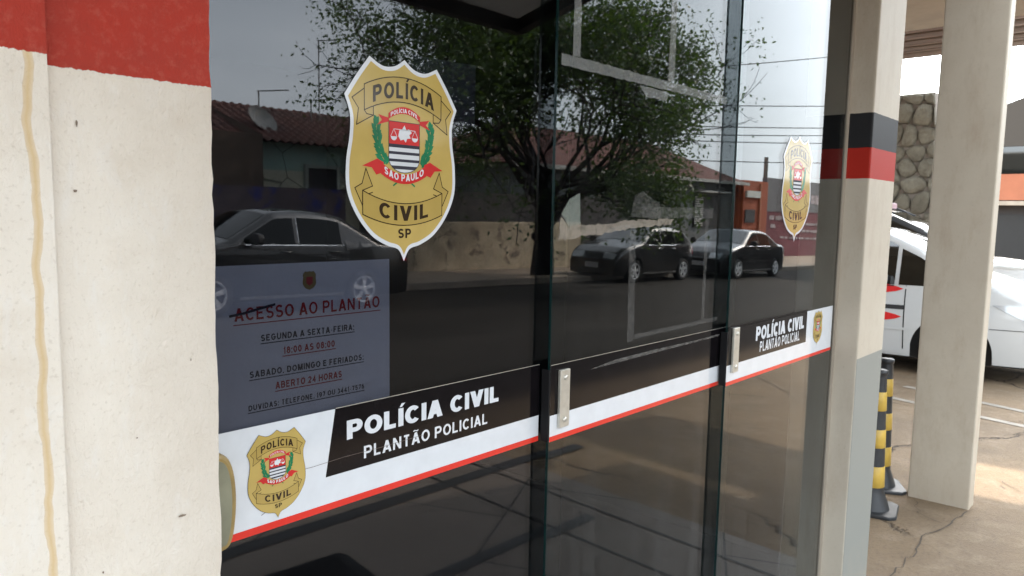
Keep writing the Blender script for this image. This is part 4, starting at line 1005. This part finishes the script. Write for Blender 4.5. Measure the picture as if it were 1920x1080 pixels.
antenna(10.75,-15.6,3.5,5.75,'tall antenna mast with crossed elements on the mint house roof',.5,4)
t=thing('graffiti_wall','dark street wall with faded blue graffiti behind the nearest parked sedan','wall')
m=MB(); m.box(2,9.25,-12.5,-12.3,-.5,1.90); m.build('wall_run',M['graf'],t)
t=thing('sun_mottled_wall','low cream wall with painted sun mottling running along the far pavement','wall')
m=MB(); m.box(10.95,17.2,-12.3,-12.05,-.6,1.23); m.build('wall_run',M['lowwall'],t,bevel=.02)
t=thing('sooty_wall','taller sooty wall behind the low mottled wall','wall')
m=MB(); m.box(10.4,21,-13.4,-13.2,-.6,2.0); m.build('wall_run',M['darkwall'],t)
t=thing('red_gabled_shed','small shed with a red tiled gable behind the sooty wall','shed')
def gable(x0,x1,y0,y1,ze,za,mw,mr,t):
    xm=(x0+x1)/2
    m=MB(); m.add([(x0,y1,-.8),(x1,y1,-.8),(x1,y1,ze),(xm,y1,za),(x0,y1,ze),(x0,y0,-.8),(x1,y0,-.8),(x1,y0,ze),(xm,y0,za),(x0,y0,ze)],[(0,1,2,3,4),(9,8,7,6,5),(0,5,9,4),(1,6,7,2)]); m.build('wall',mw,t)
    m=MB(); k=.35
    for sg,xe in ((-1,x0-k),(1,x1+k)):
        zz=ze-(za-ze)/(xm-x0)*k
        m.add([(xm,y1+k,za+.12),(xe,y1+k,zz+.12),(xe,y0,zz+.12),(xm,y0,za+.12),(xm,y1+k,za+.02),(xe,y1+k,zz+.02),(xe,y0,zz+.02),(xm,y0,za+.02)],[(0,1,2,3),(4,5,6,7),(0,1,5,4),(1,2,6,5)])
    m.build('roof',mr,t)
gable(18.2,21.5,-24,-18,2.2,2.95,M['cement'],M['tilef'],t)
t=thing('cement_outhouse','bare cement outhouse beside the red gabled shed','outhouse'); m=MB(); m.box(14.6,17.6,-20,-18,-.6,3.05); m.build('wall',M['cement'],t)
t=thing('hipped_house','grey rendered house with a hipped red tile roof beyond the tree','house')
m=MB(); m.box(16.5,31.3,-21,-14.2,-1.2,3.0); m.build('wall',M['grey'],t)
m=MB(); A,B_,C_,D_=(16,-13.8,2.98),(31.6,-13.8,2.98),(31.6,-21.3,2.98),(16,-21.3,2.98); E_,G_=(19.6,-17.5,4.72),(28.9,-17.3,4.72)
m.add([A,B_,C_,D_,E_,G_],[(0,1,5,4),(1,2,5),(2,3,4,5),(3,0,4)]); m.build('roof',M['tilef'],t)
m=MB(); m.box(15.95,31.65,-13.80,-13.70,2.86,2.99); m.build('fascia_board',simple('pale_fascia',(.4,.4,.38),.6),t)
m=MB(); m.box(24.1,24.55,-14.199,-14.1,.3,2.3); m.build('dark_narrow_window',M['inner'],t)  # narrow dark window, a flat box on the wall
m=MB(); m.box(27.6,29.9,-14.199,-14.14,1.0,2.35); w_=m.build('window',M['inner'],t)
m=MB(); 
for k in range(14): m.box(27.65,28.3,-14.139,-14.10,1.05+k*.09,1.10+k*.09)
m.build('shutter',simple('white_louvres',(.6,.6,.58),.6),w_)
m=MB(); m.box(27.3,30.1,-14.199,-13.75,2.45,2.52); m.build('window_hood',simple('pale_hood',(.42,.42,.4),.6),t)
t=thing('orange_shop','narrow orange shopfront with a small pale sign between the grey house and magenta wall','shop')
m=MB(); m.box(31.7,34.3,-20,-14.0,-1.3,3.12); m.build('wall',M['orange'],t)
m=MB(); m.box(31.9,33.3,-13.999,-13.9,2.35,2.65); m.build('sign_board',simple('pale_sign',(.5,.52,.48),.5),t)
m=MB(); m.box(31.9,32.9,-13.999,-13.95,1.2,1.8); m.build('window',M['inner'],t)
m=MB(); m.box(33.35,33.5,-13.999,-13.93,-1,3.0); m.build('pilaster',M['orange2'],t)
t=thing('magenta_wall','long wall painted magenta below and grey above at the far end of the street','wall')
m=MB(); m.box(34.35,75,-14.3,-14.1,-2.5,1.74); m.build('lower_paint',M['mag'],t)
m=MB(); m.box(34.35,75,-14.32,-14.08,1.741,3.35); m.build('upper_paint',M['lgrey'],t)
rr=random.Random(5); m=MB()
for row,(z,h,n_,x) in enumerate(((1.35,.22,5,34.8),(.95,.26,1,35.0),(1.1,.16,9,38.5),(.75,.14,10,38.2),(.42,.12,12,36.2),(2.2,.5,4,40.0))):
    for k in range(n_):
        w=rr.uniform(.25,.75); m.box(x,x+w,-14.079,-14.075,z-.02*k,z-.02*k+h*rr.uniform(.7,1)); x+=w+rr.uniform(.08,.2)
m.build('worn_white_marks',simple('worn_white_sign_paint',(.36,.30,.31),.8,0,.4,5),t)
# ------------------------------------------------------------------ poles and wires
def pole(x,y,h,label,arm=True):
    t=thing('utility_pole',label,'utility pole',(x,y,gz(x,y)),0,'utility poles across the street')
    m=MB(); m.tube([(0,0,-.3),(0,0,h)],[.15,.10],10); m.build('post',M['kerb'],t)
    if arm: m=MB(); m.box(-.9,.9,-.05,.05,h-.6,h-.48); m.box(-.6,.6,-.05,.05,h-1.3,h-1.2); m.build('crossarm',M['wood'],t)
    m=MB(); m.lathe([(.0001,0),(.16,.0),(.16,.5),(.0001,.55)],12,'z',(.28,0,h-2)); m.build('transformer',M['metal'],t)
pole(36.2,-15.0,5.05,'slim utility pole behind the orange shop',False)
def wire(a,b_,sag,label):
    m=MB(); a=Vector(a); b_=Vector(b_); m.tube([a.lerp(b_,k/20)-Vector((0,0,sag*4*(k/20)*(1-k/20))) for k in range(21)],.022,5,False)
    tag(m.build('overhead_wire',M['rubber']),label,'wire','overhead wires above the street')
for x0_,z0_,x1_,z1_,lab in ((31.06,8.17,41.67,10.28,'topmost overhead wire crossing the street end'),(31.26,6.43,41.9,7.68,'second overhead wire from the top at the street end'),(31.4,5.51,42.1,6.52,'middle overhead wire at the street end'),(31.4,5.16,42.15,6.12,'fourth overhead wire from the top at the street end'),(31.45,4.86,42.3,5.70,'fifth overhead wire from the top at the street end'),(31.5,4.0,42.4,4.63,'lowest overhead wire beside the slim pole')):
    k_=(z1_-z0_)/(x1_-x0_); wire((24,-14,z0_-k_*(x0_-24)),(56,-14,z1_+k_*(56-x1_)),.12,lab)
# ------------------------------------------------------------------ street tree
def tree(x,y,label):
    rr=random.Random(11); t=thing('street_tree',label,'tree',(x,y,gz(x,y)+.12))
    br=MB(); tips=[]
    def grow(p,d,l,r,dep):
        pts=[p]; n_=5; dd=d.copy()
        for i in range(n_):
            dd=(dd+Vector((rr.uniform(-1,1),rr.uniform(-1,1),rr.uniform(-.5,.9)))*.16).normalized(); pts.append(pts[-1]+dd*l/n_)
        br.tube(pts,[r*(1-.5*i/n_) for i in range(n_+1)],8 if dep<2 else 4,False)
        if dep>=3: tips.extend(pts[2:])
        elif dep==2: tips.extend([q_ for q_ in pts[1:] if q_.z<5.2])
        if dep==5: return
        k=3 if dep<4 else 3
        for j in range(k):
            a=rr.uniform(0,2*math.pi) if dep else 2*math.pi*j/k+rr.uniform(-.4,.4)
            o=dd.orthogonal().normalized(); o=Matrix.Rotation(a,3,dd)@o; sp=rr.uniform(.45,.95)
            nd=(dd*math.cos(sp)+o*math.sin(sp)); nd.z+=.04; nd.normalize()
            grow(pts[-1] if j else pts[-2],nd,l*rr.uniform(.62,.86),r*.52,dep+1)
    grow(Vector((0,0,-.1)),Vector((.05,.05,1)),2.35,.19,0)
    grow(Vector((.25,.1,-.1)),Vector((-.35,.1,1)).normalized(),2.3,.14,0)
    grow(Vector((-.1,0,.9)),Vector((.9,.1,.75)).normalized(),2.3,.13,1)
    grow(Vector((-.1,0,1.9)),Vector((-1,.1,.62)).normalized(),2.1,.11,1)
    grow(Vector((-.2,0,2.4)),Vector((-1,-.1,.9)).normalized(),2.2,.10,1)
    grow(Vector((.1,0,1.5)),Vector((1,.25,.30)).normalized(),2.0,.10,2)
    grow(Vector((.1,0,1.7)),Vector((.35,1,.25)).normalized(),1.6,.10,2)
    grow(Vector((-.1,0,1.7)),Vector((-.6,.8,.28)).normalized(),1.6,.10,2)
    grow(Vector((1.2,0,2.3)),Vector((1,.2,.25)).normalized(),2.2,.07,2)
    grow(Vector((0,.1,2.0)),Vector((.1,1,.1)).normalized(),1.3,.06,3)
    grow(Vector((.6,.3,2.0)),Vector((.7,1,.0)).normalized(),1.5,.06,3)
    grow(Vector((-.5,.3,2.2)),Vector((-.9,.7,.1)).normalized(),1.5,.06,3)
    br.build('trunk',M['bark'],t,smooth=True)
    lf=MB()
    for p in tips:
        if rr.random()<.12: continue
        dens=noise.noise(p*1.15+Vector((5,0,0)))
        if dens<-.08: continue
        if p.z<4.3 and p.x>3.0 and rr.random()<.9: continue
        if p.z<3.2 and p.x<-1.0 and rr.random()<.85: continue
        if p.x>3.4 and rr.random()<min(1,(p.x-3.4)*.6): continue
        if p.x<-3.2 and rr.random()<min(.90,(-3.2-p.x)*.40): continue
        for k in range(rr.randint(22,34)):
            c=p+Vector((rr.gauss(0,.30),rr.gauss(0,.30),rr.gauss(-.06,.26))); s=rr.uniform(.035,.068)
            e1=Vector((rr.uniform(-1,1),rr.uniform(-1,1),rr.uniform(-1,.2))).normalized(); e2=e1.orthogonal().normalized(); e2=Matrix.Rotation(rr.uniform(0,6.3),3,e1)@e2
            lf.add([c-e1*s,c+e2*s*.5,c+e1*s,c-e2*s*.5],[(0,1,2,3)])
    lf.build('crown',M['leaf'],t)
    return t,len(lf.f)
tr,nl=tree(13.5,-10.5,'leafy street tree with a forked trunk rising over the parked cars'); print('leaves',nl)
def palm(x,y,label):
    rr=random.Random(2); t=thing('spiky_palm',label,'palm',(x,y,gz(x,y)))
    m=MB(); m.tube([(0,0,0),(.03,0,.7)],[.10,.08],8); m.build('stem',M['bark'],t)
    m=MB()
    for k in range(26):
        a=rr.uniform(0,6.3); el=rr.uniform(.2,1.3); L_=rr.uniform(.7,1.1); d_=Vector((math.cos(a)*math.cos(el),math.sin(a)*math.cos(el),math.sin(el)))
        pts=[Vector((.03,0,.7))+d_*L_*q_/5-Vector((0,0,.35*(q_/5)**2)) for q_ in range(6)]
        for q_ in range(1,5):
            for s_ in (-1,1):
                sd_=d_.cross(Vector((0,0,1))).normalized()*s_; p=pts[q_]; m.add([p,p+sd_*.26+d_*.12-Vector((0,0,.08)),p+d_*.05],[(0,1,2)])
    m.build('crown',M['leaf2'],t)
palm(17.5,-12.6,'small spiky palm at the end of the mottled wall')
